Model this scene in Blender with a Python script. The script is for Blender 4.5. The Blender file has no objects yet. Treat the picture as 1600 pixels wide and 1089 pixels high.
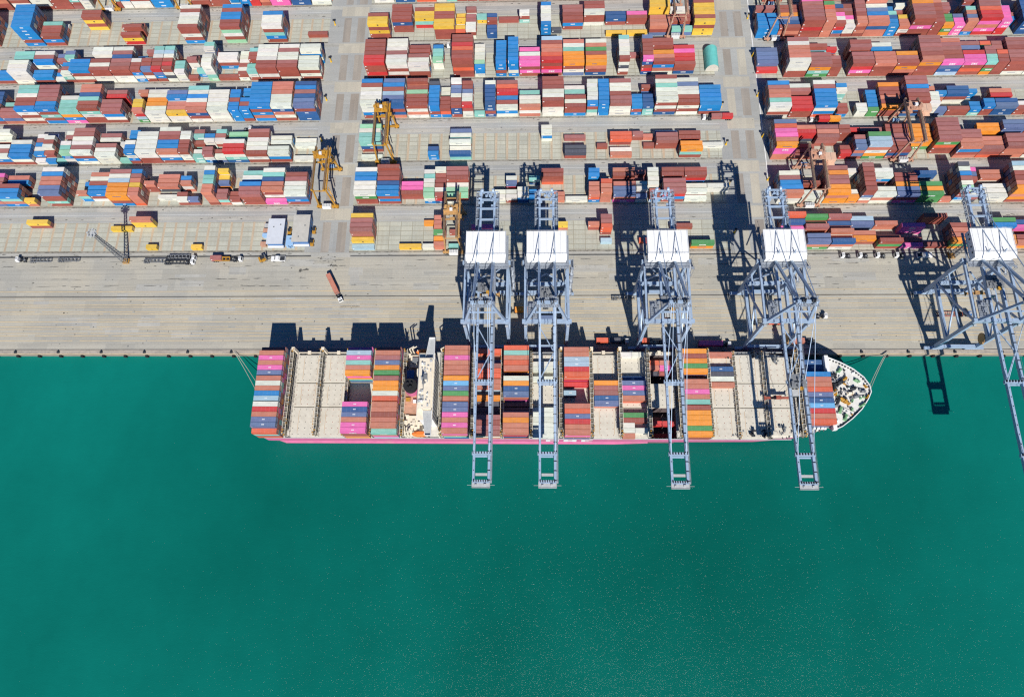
import bpy, bmesh, math, random
from mathutils import Vector, Matrix
random.seed(11)
S=bpy.context.scene; COL=S.collection
def lin(c): return tuple(((v/255)/12.92 if v/255<=.04045 else ((v/255+.055)/1.055)**2.4) for v in c)

# ------------------------------------------------------------ materials
def mat(name, rgb, rough=.6, metal=0., noise=.0, nscale=.3, spec=.3, dirt=None, streak=None):
    """procedural paint: base colour broken up by noise (value) and optional darker blotches"""
    m=bpy.data.materials.new(name); m.use_nodes=True; nt=m.node_tree; b=nt.nodes['Principled BSDF']
    b.inputs['Base Color'].default_value=(*rgb,1); b.inputs['Roughness'].default_value=rough
    b.inputs['Metallic'].default_value=metal; b.inputs['Specular IOR Level'].default_value=spec
    if noise or dirt:
        tc=nt.nodes.new('ShaderNodeTexCoord'); mp=nt.nodes.new('ShaderNodeMapping')
        nt.links.new(tc.outputs['Object'],mp.inputs[0])
        if streak: mp.inputs['Scale'].default_value=streak
        n=nt.nodes.new('ShaderNodeTexNoise'); n.inputs['Scale'].default_value=nscale; n.inputs['Detail'].default_value=6
        nt.links.new(mp.outputs[0],n.inputs['Vector'])
        mr=nt.nodes.new('ShaderNodeMapRange'); mr.inputs[1].default_value=.3; mr.inputs[2].default_value=.7
        mr.inputs[3].default_value=1-noise; mr.inputs[4].default_value=1+noise
        nt.links.new(n.outputs['Fac'],mr.inputs[0])
        mx=nt.nodes.new('ShaderNodeMix'); mx.data_type='RGBA'; mx.blend_type='MULTIPLY'; mx.inputs[0].default_value=1
        mx.inputs[6].default_value=(*rgb,1); nt.links.new(mr.outputs[0],mx.inputs[7]); out=mx.outputs[2]
        if dirt:
            n2=nt.nodes.new('ShaderNodeTexNoise'); n2.inputs['Scale'].default_value=nscale*.23; n2.inputs['Detail'].default_value=8; n2.inputs['Roughness'].default_value=.65
            nt.links.new(mp.outputs[0],n2.inputs['Vector'])
            r2=nt.nodes.new('ShaderNodeMapRange'); r2.inputs[1].default_value=.52; r2.inputs[2].default_value=.72; r2.inputs[3].default_value=0; r2.inputs[4].default_value=dirt[3]
            nt.links.new(n2.outputs['Fac'],r2.inputs[0])
            m2=nt.nodes.new('ShaderNodeMix'); m2.data_type='RGBA'; nt.links.new(r2.outputs[0],m2.inputs[0])
            nt.links.new(out,m2.inputs[6]); m2.inputs[7].default_value=(*dirt[:3],1); out=m2.outputs[2]
        nt.links.new(out,b.inputs['Base Color'])
    return m
K=.90   # paint albedo against the value seen in sunshine
def pc(r,g,b): return tuple(min(.85,v*K) for v in lin((r,g,b)))

M={}
M['steel']=mat('crane_paint',(.33,.43,.56),.45,.1,.10,.5,.4,(.26,.28,.31,.5))
M['steel2']=mat('crane_paint_grey',(.33,.37,.42),.5,.2,.15,.8)
M['white']=mat('white_paint',(.74,.74,.72),.5,0,.04,.4,.3,(.55,.53,.48,.35))
M['roofwhite']=mat('white_roof_sheet',(.80,.80,.78),.45,0,.03,.5,.3,(.62,.61,.56,.25))
M['cream']=mat('cream_deck_paint',(.74,.66,.52),.6,0,.06,.6,.3,(.5,.42,.33,.4))
M['hatch']=mat('hatch_cover_paint',(.59,.55,.46),.6,0,.07,.45,.3,(.42,.37,.29,.5))
M['deck']=mat('ship_deck_paint',(.58,.55,.49),.6,0,.12,.6,.3,(.3,.24,.2,.5))
M['magenta']=mat('magenta_hull_paint',(.56,.14,.27),.55,0,.10,.3,.3,(.46,.24,.24,.7))
M['dark']=mat('dark_steel',(.035,.038,.045),.6,.1,.2,1.)
M['grey']=mat('grey_steel',(.20,.21,.22),.6,.1,.15,.8)
M['lgrey']=mat('light_grey_paint',(.42,.43,.43),.55,0,.1,.7)
M['glass']=mat('dark_glass',(.02,.03,.04),.12,0,0,1,.6)
M['rubber']=mat('black_rubber',(.02,.02,.022),.8,0,.2,1.)
M['yellow']=mat('yellow_paint',(.48,.245,.03),.5,.05,.2,.9,.4,(.22,.14,.07,.85))
M['tanyel']=mat('faded_orange_paint',(.48,.28,.11),.5,.05,.15,.8,.4,(.3,.17,.1,.6))
M['salmon']=mat('faded_salmon_paint',(.50,.28,.19),.55,.05,.2,.8,.4,(.2,.12,.09,.8))
M['salmonpale']=mat('pale_salmon_paint',(.62,.40,.28),.5,0,.08,.6)
M['bowdeck']=mat('bow_deck_paint',(.66,.645,.60),.6,0,.08,.6,.3,(.45,.40,.34,.5))
M['lamp_yellow']=mat('yellow_post_paint',(.75,.46,.02),.5,0,.05)
M['orange']=mat('lifeboat_orange',(.78,.20,.04),.45,0,.06)
M['red']=mat('red_oxide_paint',(.34,.09,.06),.55,0,.15,.8,.3,(.2,.06,.04,.5))
M['green']=mat('green_machinery_paint',(.20,.38,.20),.5,0,.1)
M['blue']=mat('blue_wall_paint',(.06,.16,.36),.55,0,.1,.6)
M['skyblue']=mat('pale_blue_roof',(.30,.48,.70),.5,0,.05,.4)
M['beigeroof']=mat('beige_roof',(.47,.45,.40),.7,0,.08,.5,.3,(.3,.28,.25,.5))
M['officeroof']=mat('pale_grey_roof',(.56,.585,.62),.55,0,.05,.4,.3,(.42,.44,.47,.4))
M['tent']=mat('turquoise_tarpaulin',(.14,.50,.45),.6,0,.07,.4)
M['tentend']=mat('pale_tent_end',(.55,.52,.45),.7,0,.12,1.5,.3,(.2,.2,.2,.6))
M['rope']=mat('mooring_rope',(.55,.52,.42),.8)
M['funnelblack']=mat('funnel_soot',(.02,.02,.022),.6,0,.2,.8)
M['holddark']=mat('hold_steel',(.13,.10,.10),.7,0,.2,.5)
M['grating']=mat('walkway_grating',(.27,.30,.34),.6,.2,.2,2.)
M['bridge']=mat('lashing_bridge_paint',(.17,.155,.12),.6,0,.25,.8)
M['track']=mat('grimy_trolley_track',(.17,.12,.085),.7,.1,.3,.8)
M['tyre']=mat('tyre_rubber',(.018,.018,.02),.8)

def paint_attr():
    m=bpy.data.materials.new('container_paint'); m.use_nodes=True; nt=m.node_tree; b=nt.nodes['Principled BSDF']
    b.inputs['Roughness'].default_value=.5; b.inputs['Specular IOR Level'].default_value=.25
    a=nt.nodes.new('ShaderNodeAttribute'); a.attribute_name='Col'
    tc=nt.nodes.new('ShaderNodeTexCoord'); mp=nt.nodes.new('ShaderNodeMapping'); mp.inputs['Scale'].default_value=(.25,.8,.5)
    oi=nt.nodes.new('ShaderNodeObjectInfo')
    ad=nt.nodes.new('ShaderNodeVectorMath'); ad.operation='ADD'
    nt.links.new(tc.outputs['Object'],mp.inputs[0]); nt.links.new(mp.outputs[0],ad.inputs[0]); nt.links.new(oi.outputs['Location'],ad.inputs[1])
    n=nt.nodes.new('ShaderNodeTexNoise'); n.inputs['Scale'].default_value=1.1; n.inputs['Detail'].default_value=7; n.inputs['Roughness'].default_value=.65
    nt.links.new(ad.outputs[0],n.inputs['Vector'])
    mr=nt.nodes.new('ShaderNodeMapRange'); mr.inputs[1].default_value=.3; mr.inputs[2].default_value=.7; mr.inputs[3].default_value=.86; mr.inputs[4].default_value=1.12
    nt.links.new(n.outputs['Fac'],mr.inputs[0])
    mx=nt.nodes.new('ShaderNodeMix'); mx.data_type='RGBA'; mx.blend_type='MULTIPLY'; mx.inputs[0].default_value=1
    nt.links.new(a.outputs['Color'],mx.inputs[6]); nt.links.new(mr.outputs[0],mx.inputs[7])
    # rust bloom
    n2=nt.nodes.new('ShaderNodeTexNoise'); n2.inputs['Scale'].default_value=.55; n2.inputs['Detail'].default_value=9; n2.inputs['Roughness'].default_value=.7
    nt.links.new(ad.outputs[0],n2.inputs['Vector'])
    r2=nt.nodes.new('ShaderNodeMapRange'); r2.inputs[1].default_value=.63; r2.inputs[2].default_value=.78; r2.inputs[4].default_value=.35
    nt.links.new(n2.outputs['Fac'],r2.inputs[0])
    m2=nt.nodes.new('ShaderNodeMix'); m2.data_type='RGBA'; nt.links.new(r2.outputs[0],m2.inputs[0]); nt.links.new(mx.outputs[2],m2.inputs[6])
    m2.inputs[7].default_value=(.20,.10,.06,1)
    nt.links.new(m2.outputs[2],b.inputs['Base Color'])
    return m
M['cont']=paint_attr()

def ground_mat(name, c1, c2, stain, brick=None, streak=(.02,.5,1), amount=.5, cracks=True):
    m=bpy.data.materials.new(name); m.use_nodes=True; nt=m.node_tree; b=nt.nodes['Principled BSDF']
    b.inputs['Roughness'].default_value=.85; b.inputs['Specular IOR Level'].default_value=.15
    tc=nt.nodes.new('ShaderNodeTexCoord')
    def noise(scale,detail,mapping=None,rough=.6):
        n=nt.nodes.new('ShaderNodeTexNoise'); n.inputs['Scale'].default_value=scale; n.inputs['Detail'].default_value=detail; n.inputs['Roughness'].default_value=rough
        if mapping:
            mp=nt.nodes.new('ShaderNodeMapping'); mp.inputs['Scale'].default_value=mapping; nt.links.new(tc.outputs['Object'],mp.inputs[0]); nt.links.new(mp.outputs[0],n.inputs['Vector'])
        else: nt.links.new(tc.outputs['Object'],n.inputs['Vector'])
        return n
    def rng(src,a,bb,c,d):
        r=nt.nodes.new('ShaderNodeMapRange'); r.inputs[1].default_value=a; r.inputs[2].default_value=bb; r.inputs[3].default_value=c; r.inputs[4].default_value=d
        nt.links.new(src,r.inputs[0]); return r.outputs[0]
    def mix(f,a,bb,mode='MIX'):
        x=nt.nodes.new('ShaderNodeMix'); x.data_type='RGBA'; x.blend_type=mode
        if isinstance(f,float): x.inputs[0].default_value=f
        else: nt.links.new(f,x.inputs[0])
        for i,v in ((6,a),(7,bb)):
            if isinstance(v,tuple): x.inputs[i].default_value=(*v,1)
            else: nt.links.new(v,x.inputs[i])
        return x.outputs[2]
    col=mix(rng(noise(.035,5).outputs['Fac'],.35,.65,0,1),c1,c2)
    if brick:
        bw,bh,mort,mc,off=brick
        mp=nt.nodes.new('ShaderNodeMapping'); nt.links.new(tc.outputs['Object'],mp.inputs[0])
        br=nt.nodes.new('ShaderNodeTexBrick'); br.inputs['Scale'].default_value=1; br.inputs['Brick Width'].default_value=bw; br.inputs['Row Height'].default_value=bh
        br.inputs['Mortar Size'].default_value=mort; br.inputs['Mortar Smooth'].default_value=.3; br.offset=off; br.inputs['Bias'].default_value=0
        br.inputs['Color1'].default_value=(.90,.90,.90,1); br.inputs['Color2'].default_value=(1.08,1.07,1.05,1); br.inputs['Mortar'].default_value=(*mc,1)
        nt.links.new(mp.outputs[0],br.inputs['Vector']); col=mix(1.,col,br.outputs['Color'],'MULTIPLY')
    col=mix(rng(noise(1.,6,streak).outputs['Fac'],.45,.75,0,amount),col,stain)
    col=mix(rng(noise(.25,9,None,.7).outputs['Fac'],.56,.75,0,amount*.9),col,stain)
    col=mix(1.,col,rng(noise(1.3,3).outputs['Fac'],.3,.7,.92,1.08),'MULTIPLY')
    if cracks:
        v=nt.nodes.new('ShaderNodeTexVoronoi'); v.inputs['Scale'].default_value=.09; nt.links.new(tc.outputs['Object'],v.inputs['Vector'])
        col=mix(rng(v.outputs['Distance'],.02,.06,.75,0.),col,(.10,.10,.10))
    nt.links.new(col,b.inputs['Base Color']); return m
M['asphalt']=ground_mat('yard_paving',(.37,.375,.355),(.32,.325,.315),(.27,.27,.25),(26,14.3,.05,(.9,.9,.9),.4))
M['apron']=ground_mat('apron_concrete',(.43,.40,.325),(.38,.37,.325),(.25,.24,.21),(16,6.2,.05,(.90,.90,.90),.5),(.010,1.1,1),.62)
M['pad']=ground_mat('stacking_pad_concrete',(.46,.455,.375),(.41,.42,.36),(.32,.30,.24),(6.4,2.9,.16,(.62,.57,.5),0.),(.6,.05,1),.45,False)
M['runway']=ground_mat('crane_runway_concrete',(.42,.41,.37),(.38,.375,.34),(.24,.23,.20),(11,9,.04,(.9,.9,.9),.5),(.02,.8,1),.65)
M['stain']=ground_mat('oily_runway_stain',(.24,.22,.18),(.33,.31,.26),(.07,.065,.055),None,(.5,1.2,1),1.)
M['slab']=ground_mat('road_slab_concrete',(.29,.255,.215),(.34,.31,.27),(.22,.20,.18),(5,20,.05,(.88,.88,.88),0.),(.4,.03,1),.5)
M['slab2']=ground_mat('pale_road_slab',(.47,.44,.36),(.42,.39,.32),(.33,.30,.26),(5,20,.05,(.9,.9,.9),0.),(.4,.03,1),.4)
M['beam']=ground_mat('pad_beam_concrete',(.50,.40,.28),(.40,.33,.24),(.26,.21,.16),None,(.5,.1,1),.5,False)
M['oil']=mat('oil_stain',(.13,.125,.11),.75,0,.35,.6,.2,(.30,.29,.26,.9))
M['yline']=mat('yellow_lane_paint',(.58,.43,.22),.8,0,.25,.25,.2,(.42,.37,.28,.8))
M['wline']=mat('white_lane_paint',(.70,.70,.68),.8,0,.15,.3)
M['slot']=mat('crane_rail_slot',(.10,.10,.095),.7,.1,.3,.2)
M['quayedge']=ground_mat('quay_cope_concrete',(.44,.38,.31),(.38,.34,.29),(.22,.19,.16),(12,1.6,.05,(.7,.7,.7),0.),(.3,.6,1),.7)

def water_mat():
    m=bpy.data.materials.new('sea_water'); m.use_nodes=True; nt=m.node_tree; b=nt.nodes['Principled BSDF']
    b.inputs['Roughness'].default_value=.035; b.inputs['IOR'].default_value=1.33; b.inputs['Specular IOR Level'].default_value=.5
    tc=nt.nodes.new('ShaderNodeTexCoord')
    def noise(scale,detail,mp=(1,1,1),rough=.55,rot=0):
        mm=nt.nodes.new('ShaderNodeMapping'); mm.inputs['Scale'].default_value=mp; mm.inputs['Rotation'].default_value=(0,0,rot)
        nt.links.new(tc.outputs['Object'],mm.inputs[0])
        n=nt.nodes.new('ShaderNodeTexNoise'); n.inputs['Scale'].default_value=scale; n.inputs['Detail'].default_value=detail; n.inputs['Roughness'].default_value=rough
        nt.links.new(mm.outputs[0],n.inputs['Vector']); return n.outputs['Fac']
    r=nt.nodes.new('ShaderNodeValToRGB'); e=r.color_ramp.elements
    e[0].position=.25; e[0].color=(0.0012,.076,.055,1); e[1].position=.78; e[1].color=(0.0035,.165,.130,1)
    dv=nt.nodes.new('ShaderNodeMapping'); dv.inputs['Location'].default_value=(-.13,.62,0); dv.inputs['Scale'].default_value=(1/300,1/170,0)
    nt.links.new(tc.outputs['Object'],dv.inputs[0])
    ln_=nt.nodes.new('ShaderNodeVectorMath'); ln_.operation='LENGTH'; nt.links.new(dv.outputs[0],ln_.inputs[0])
    mrr=nt.nodes.new('ShaderNodeMapRange'); mrr.inputs[1].default_value=.1; mrr.inputs[2].default_value=1.1; mrr.inputs[3].default_value=-.24; mrr.inputs[4].default_value=.30
    nt.links.new(ln_.outputs['Value'],mrr.inputs[0])
    a2=nt.nodes.new('ShaderNodeMath'); a2.operation='ADD'; nt.links.new(noise(.005,3,(1,.8,1),.5),a2.inputs[0]); nt.links.new(mrr.outputs[0],a2.inputs[1])
    nt.links.new(a2.outputs[0],r.inputs[0])
    mx=nt.nodes.new('ShaderNodeMix'); mx.data_type='RGBA'; mx.blend_type='MULTIPLY'; mx.inputs[0].default_value=1
    rr=nt.nodes.new('ShaderNodeMapRange'); rr.inputs[1].default_value=.3; rr.inputs[2].default_value=.7; rr.inputs[3].default_value=.94; rr.inputs[4].default_value=1.06
    nt.links.new(noise(.06,7,(1,.8,1),.65,.3),rr.inputs[0]); nt.links.new(r.outputs[0],mx.inputs[6]); nt.links.new(rr.outputs[0],mx.inputs[7])
    nt.links.new(mx.outputs[2],b.inputs['Base Color'])
    # water-leaving colour is smooth; the wind ripples only steer the mirror reflections of sun and sky
    b.inputs['Specular IOR Level'].default_value=0.; b.inputs['Roughness'].default_value=.6
    b.inputs['Coat Weight'].default_value=1.; b.inputs['Coat IOR'].default_value=1.33; b.inputs['Coat Roughness'].default_value=.10
    bp=nt.nodes.new('ShaderNodeBump'); bp.inputs['Strength'].default_value=1.; bp.inputs['Distance'].default_value=.185
    ad=nt.nodes.new('ShaderNodeMath'); ad.operation='ADD'
    nt.links.new(noise(1.9,3,(1,1.5,1),.55,.35),ad.inputs[0]); nt.links.new(noise(.16,4,(1,2,1),.5,-.2),ad.inputs[1])
    nt.links.new(ad.outputs[0],bp.inputs['Height']); nt.links.new(bp.outputs[0],b.inputs['Coat Normal'])
    b2=nt.nodes.new('ShaderNodeBump'); b2.inputs['Strength'].default_value=.25; b2.inputs['Distance'].default_value=.3
    nt.links.new(ad.outputs[0],b2.inputs['Height']); nt.links.new(b2.outputs[0],b.inputs['Normal'])
    return m
M['water']=water_mat()

# ------------------------------------------------------------ mesh helpers
class MB:
    def __init__(s): s.v=[]; s.f=[]; s.mi=[]; s.c=[]
    def add(s,vs,fs,mi=0,col=None):
        n=len(s.v); s.v.extend(vs)
        for f in fs: s.f.append(tuple(n+i for i in f)); s.mi.append(mi); s.c.append(col)
        return s
    def box(s,x0,x1,y0,y1,z0,z1,mi=0,col=None,top=None,faces=None):
        vs=[(x0,y0,z0),(x1,y0,z0),(x1,y1,z0),(x0,y1,z0),(x0,y0,z1),(x1,y0,z1),(x1,y1,z1),(x0,y1,z1)]
        fs=[(0,3,2,1),(4,5,6,7),(0,1,5,4),(1,2,6,5),(2,3,7,6),(3,0,4,7)]
        n=len(s.v); s.v.extend(vs)
        for i,f in enumerate(fs):
            s.f.append(tuple(n+k for k in f)); s.mi.append(mi); s.c.append(top if (top is not None and i==1) else col)
        return s
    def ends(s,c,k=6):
        d=tuple(v*.55+.045 for v in c)  # both ends darkened: shade put into the colour, plus duller gaskets and lock rods
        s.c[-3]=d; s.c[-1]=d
    def bx(s,cx,cy,cz,sx,sy,sz,mi=0): return s.box(cx-sx/2,cx+sx/2,cy-sy/2,cy+sy/2,cz-sz/2,cz+sz/2,mi)
    def bar(s,a,b,w,h=None,mi=0,w2=None,h2=None):
        h=h or w; w2=w2 or w; h2=h2 or (h if w2==w else h*w2/w)
        a=Vector(a); b=Vector(b); d=(b-a).normalized()
        up=Vector((0,0,1)) if abs(d.z)<.95 else Vector((0,1,0))
        r=d.cross(up).normalized(); u=r.cross(d)
        vs=[]
        for p,ww,hh in ((a,w,h),(b,w2,h2)):
            for sx,sy in ((-1,-1),(1,-1),(1,1),(-1,1)): vs.append(tuple(p+r*(sx*ww/2)+u*(sy*hh/2)))
        s.add(vs,[(0,1,2,3),(7,6,5,4),(0,4,5,1),(1,5,6,2),(2,6,7,3),(3,7,4,0)],mi); return s
    def cyl(s,a,b,r,n=12,mi=0,r2=None):
        r2=r if r2 is None else r2
        a=Vector(a); b=Vector(b); d=(b-a).normalized(); up=Vector((0,0,1)) if abs(d.z)<.9 else Vector((1,0,0))
        x=d.cross(up).normalized(); y=d.cross(x)
        vs=[tuple(p+(x*math.cos(2*math.pi*i/n)+y*math.sin(2*math.pi*i/n))*rr) for p,rr in ((a,r),(b,r2)) for i in range(n)]
        fs=[(i,(i+1)%n,n+(i+1)%n,n+i) for i in range(n)]+[tuple(range(n))[::-1],tuple(range(n,2*n))]
        s.add(vs,fs,mi); return s
    def prism(s,poly,z0,z1,mi=0,bottom=None):
        n=len(poly); bt=bottom or poly
        vs=[(x,y,z0) for x,y in bt]+[(x,y,z1) for x,y in poly]
        s.add(vs,[(i,(i+1)%n,n+(i+1)%n,n+i) for i in range(n)]+[tuple(range(n))[::-1],tuple(range(n,2*n))],mi); return s
    def sheet(s,x0,x1,y0,y1,z,mi=0): s.add([(x0,y0,z),(x1,y0,z),(x1,y1,z),(x0,y1,z)],[(0,1,2,3)],mi); return s
    def mesh(s,name,mats):
        me=bpy.data.meshes.new(name); me.from_pydata(s.v,[],s.f)
        if not isinstance(mats,(list,tuple)): mats=[mats]
        for m in mats: me.materials.append(m)
        if len(mats)>1: me.polygons.foreach_set('material_index',s.mi)
        if any(c is not None for c in s.c):
            at=me.attributes.new('Col','FLOAT_COLOR','FACE'); buf=[]
            for c in s.c:
                c=c or (.5,.5,.5); buf.extend((c[0],c[1],c[2],1))
            at.data.foreach_set('color',buf)
        bm=bmesh.new(); bm.from_mesh(me); bmesh.ops.recalc_face_normals(bm,faces=bm.faces) if len(s.f)<3000 and len(s.f)>5 else None
        bm.to_mesh(me); bm.free()
        me.update(); return me
    def build(s,name,mats,parent=None,loc=None,rz=0):
        o=bpy.data.objects.new(name,s.mesh(name,mats)); COL.objects.link(o)
        if loc: o.location=loc
        if rz: o.rotation_euler.z=rz
        if parent: o.parent=parent
        return o
def tag(o,label=None,cat=None,group=None,kind=None):
    if label: o['label']=label
    if cat: o['category']=cat
    if group: o['group']=group
    if kind: o['kind']=kind
    return o
def empty(name,loc,rz=0,label=None,cat=None,group=None):
    o=bpy.data.objects.new(name,None); COL.objects.link(o); o.location=loc; o.rotation_euler.z=rz; o.empty_display_size=.5
    return tag(o,label,cat,group)
def copy_tree(o,parent=None):
    c=o.copy(); COL.objects.link(c)
    if parent: c.parent=parent
    for ch in list(o.children): copy_tree(ch,c)
    return c
def structure(name,mb,m): return tag(mb.build(name,m),kind='structure')
# ------------------------------------------------------------ setting
YF={'0':{'L':232.1,'M':232.9,'R':228.1},'1':{'L':203.5,'M':203.7,'R':200.7},'2':{'L':175.3,'M':175.5,'R':172.0},'3':{'L':146.0,'M':147.0,'R':144.0},
    '4':{'L':117.7,'M':118.1,'R':116.0},'5':{'L':89.8,'M':89.6,'R':87.8},'6':{'L':61.2,'M':60.7,'R':59.8}}
BX={'L':(-420,-130),'M':(-105,104.5),'R':(132,460)}
structure('ground',MB().sheet(-900,900,58,1000,0),M['asphalt'])
structure('quay_apron',MB().sheet(-900,900,2.6,58.2,.004),M['apron'])
structure('quay_cope',MB().box(-900,900,0,2.6,-6,.02),M['quayedge'])
structure('water',MB().sheet(-2600,2600,-2200,2,-3),M['water'])
pads=MB(); run=MB(); st=MB(); beam=MB()
for r in '0123456':
    for b in 'LMR':
        y=YF[r][b]; x0,x1=BX[b]
        pads.sheet(x0,x1,y-.5,y+17.6,.004)
        run.sheet({'L':x0,'M':-117.4,'R':118.1}[b],{'L':-117.6,'M':117.9,'R':x1}[b],y-4.2,y-1.5,.006)
        run.sheet(x0,x1,y+18.6,y+21.2,.006)
        st.sheet(x0,x1,y-1.5,y-.35,.008)
        if b=='L' or r in '45':
            x=x0+3
            while x<x1-3:
                beam.sheet(x,x+1.25,y-.3,y+17.6,.0085); x+=6.4
structure('stacking_pads',pads,M['pad']); structure('crane_runways',run,M['runway']); structure('runway_stains',st,M['stain']); structure('pad_beams',beam,M['beam'])
sl=MB(); sl2=MB()
for i,r in enumerate('0123456'):
    y=YF[r]['M']
    for xs in ((-121,-116.5),(-112.5,-107.5)): sl.sheet(xs[0],xs[1],y-1.2,y+17.5,.012)
    for j,xs in enumerate(((110.5,115),(118.8,123.6))): (sl2 if (j+i)%3==0 else sl).sheet(xs[0],xs[1],y-1.2,y+17.5,.012)
    sl2.sheet(-123,-106,y+18.8,y+26,.013); sl2.sheet(109,124.5,y+18.8,y+26,.013)
structure('road_slabs',sl,M['slab']); structure('pale_road_slabs',sl2,M['slab2'])
ln=MB()
for y in (36.3,33.0,31.2,28.4,27.1,24.4,23.1,20.0,18.6,15.8,14.3,12.0,10.5,7.8):
    x=-460
    while x<460:
        L=random.uniform(30,110)
        if random.random()<.93: ln.sheet(x,min(x+L,460),y-.13,y+.13,.010)
        x+=L+random.choice((0.,0.,1.5,4))
ln.sheet(-460,460,.02,.32,.026)
structure('lane_markings',ln,M['yline'])
rl=MB()
for y in (33.2,2.75): rl.sheet(-900,900,y-.28,y+.28,.011)
rl.sheet(-900,-126,56.9,57.9,.012); rl.sheet(-104,460,56.9,57.7,.012)
structure('crane_rails',rl,M['slot'])
wl=MB(); wl.sheet(128.5,129,92,330,.014)
for b,(x0,x1) in BX.items():
    for r in '123456': wl.sheet(x0,x1,YF[r][b]+22.3,YF[r][b]+22.42,.012)
structure('road_edge_lines',wl,M['wline'])
# pale repair slabs and worn patches in the paving
pt=MB(); rr=random.Random(5)
for k in range(70):
    x=rr.uniform(-300,320); y=rr.choice([rr.uniform(36,56),rr.uniform(8,32)]); w=rr.uniform(3,22); h=rr.uniform(1,5)
    pt.sheet(x,x+w,y,min(y+h,56.5),.0062+k*.00002)
structure('apron_repairs',pt,M['runway'])
sn=MB(); rr=random.Random(8)
def blot(x,y,w,h,z):
    n_=9; sn.add([(x+math.cos(6.283*k/n_)*w*rr.uniform(.6,1.1),y+math.sin(6.283*k/n_)*h*rr.uniform(.6,1.1),z) for k in range(n_)],[tuple(range(n_))])
zc=.0135
for yl in (43.6,39.6,54.6,51.5):
    x=-300
    while x<330:
        if rr.random()<.5: blot(x,yl+rr.uniform(-.35,.35),rr.uniform(.6,4.5),rr.uniform(.08,.3),zc); zc+=.000004
        x+=rr.uniform(2,9)
for k in range(260):
    blot(rr.uniform(-300,330),rr.uniform(5,56),rr.uniform(.2,.7),rr.uniform(.15,.45),zc); zc+=.000004
for r in '0123456':
    for b,(x0,x1) in BX.items():
        for k in range(70 if b=='M' else 95):
            blot(rr.uniform(max(x0,-330),min(x1,360)),YF[r][b]-rr.choice((.8,.9,2.2,3.,-19.5,-20.3))+rr.uniform(-.3,.3),rr.uniform(.2,1.6),rr.uniform(.1,.35),zc); zc+=.000004
for x,y,w,h in ((-117,55,4.5,3.2),(-113,51.5,2.,.8),(-131,48.5,.9,1.1),(-128,49,2.,.7)):
    for k in range(26): blot(x+rr.gauss(0,w*.5),y+rr.gauss(0,h*.4),rr.uniform(.2,.9),rr.uniform(.1,.4),zc); zc+=.000004
structure('oil_stains',sn,M['oil'])
# quay furniture
fm=MB().bx(0,-.45,-1.4,1.2,.8,2.0).bx(0,-.95,-1.3,1.6,.25,1.7).mesh('fender',M['rubber'])
for i in range(64):
    x=-373.5+11.75*i
    o=bpy.data.objects.new('quay_fender',fm); COL.objects.link(o); o.location=(x,0,0)
    tag(o,'black rubber fender hung on the quay wall above the green water','fender','fenders along the quay wall')
bm_=MB().cyl((0,0,0),(0,0,.5),.35,10).cyl((0,0,.5),(0,0,.8),.55,10).bx(0,0,.05,1.6,1.3,.1).mesh('bollard',M['dark'])
for i in range(32):
    o=bpy.data.objects.new('mooring_bollard',bm_); COL.objects.link(o); o.location=(-374.6+23.5*i,1.35,.02)
    tag(o,'black iron mooring bollard at the edge of the quay','bollard','bollards along the quay edge')

# ------------------------------------------------------------ containers
CC={'R':(158,78,64),'M':(166,100,94),'A':(204,124,100),'C':(222,98,62),'E':(204,46,46),'O':(240,148,36),'Y':(233,190,62),'B':(0,130,200),'N':(26,84,142),
    'S':(98,118,160),'L':(168,196,212),'T':(136,200,188),'G':(152,206,166),'V':(76,150,82),'W':(228,226,212),'P':(238,106,176),'K':(72,76,88),'J':(106,180,226)}
NAME={'R':'rust-red','M':'mauve-brown','A':'salmon-brown','C':'coral-red','E':'bright red','O':'orange','Y':'yellow','B':'bright blue','N':'navy blue',
    'S':'slate-blue','L':'pale blue','T':'turquoise','G':'mint green','V':'leaf green','W':'white','P':'pink','K':'dark grey','J':'sky blue'}
CC={k:pc(*v) for k,v in CC.items()}
HID='RRRRRRMMMMAAWWBNNSKSRM'
def jit(c,r,a=.10):
    f=1+r.uniform(-a,a); return tuple(max(.004,min(.85,(v*.94+.018)*f*(1+r.uniform(-.04,.04)))) for v in c)
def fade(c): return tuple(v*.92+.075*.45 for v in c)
GL={'O':["111","101","101","101","111"],'N':["101","111","111","111","101"],'E':["111","100","110","100","111"]}
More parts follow.
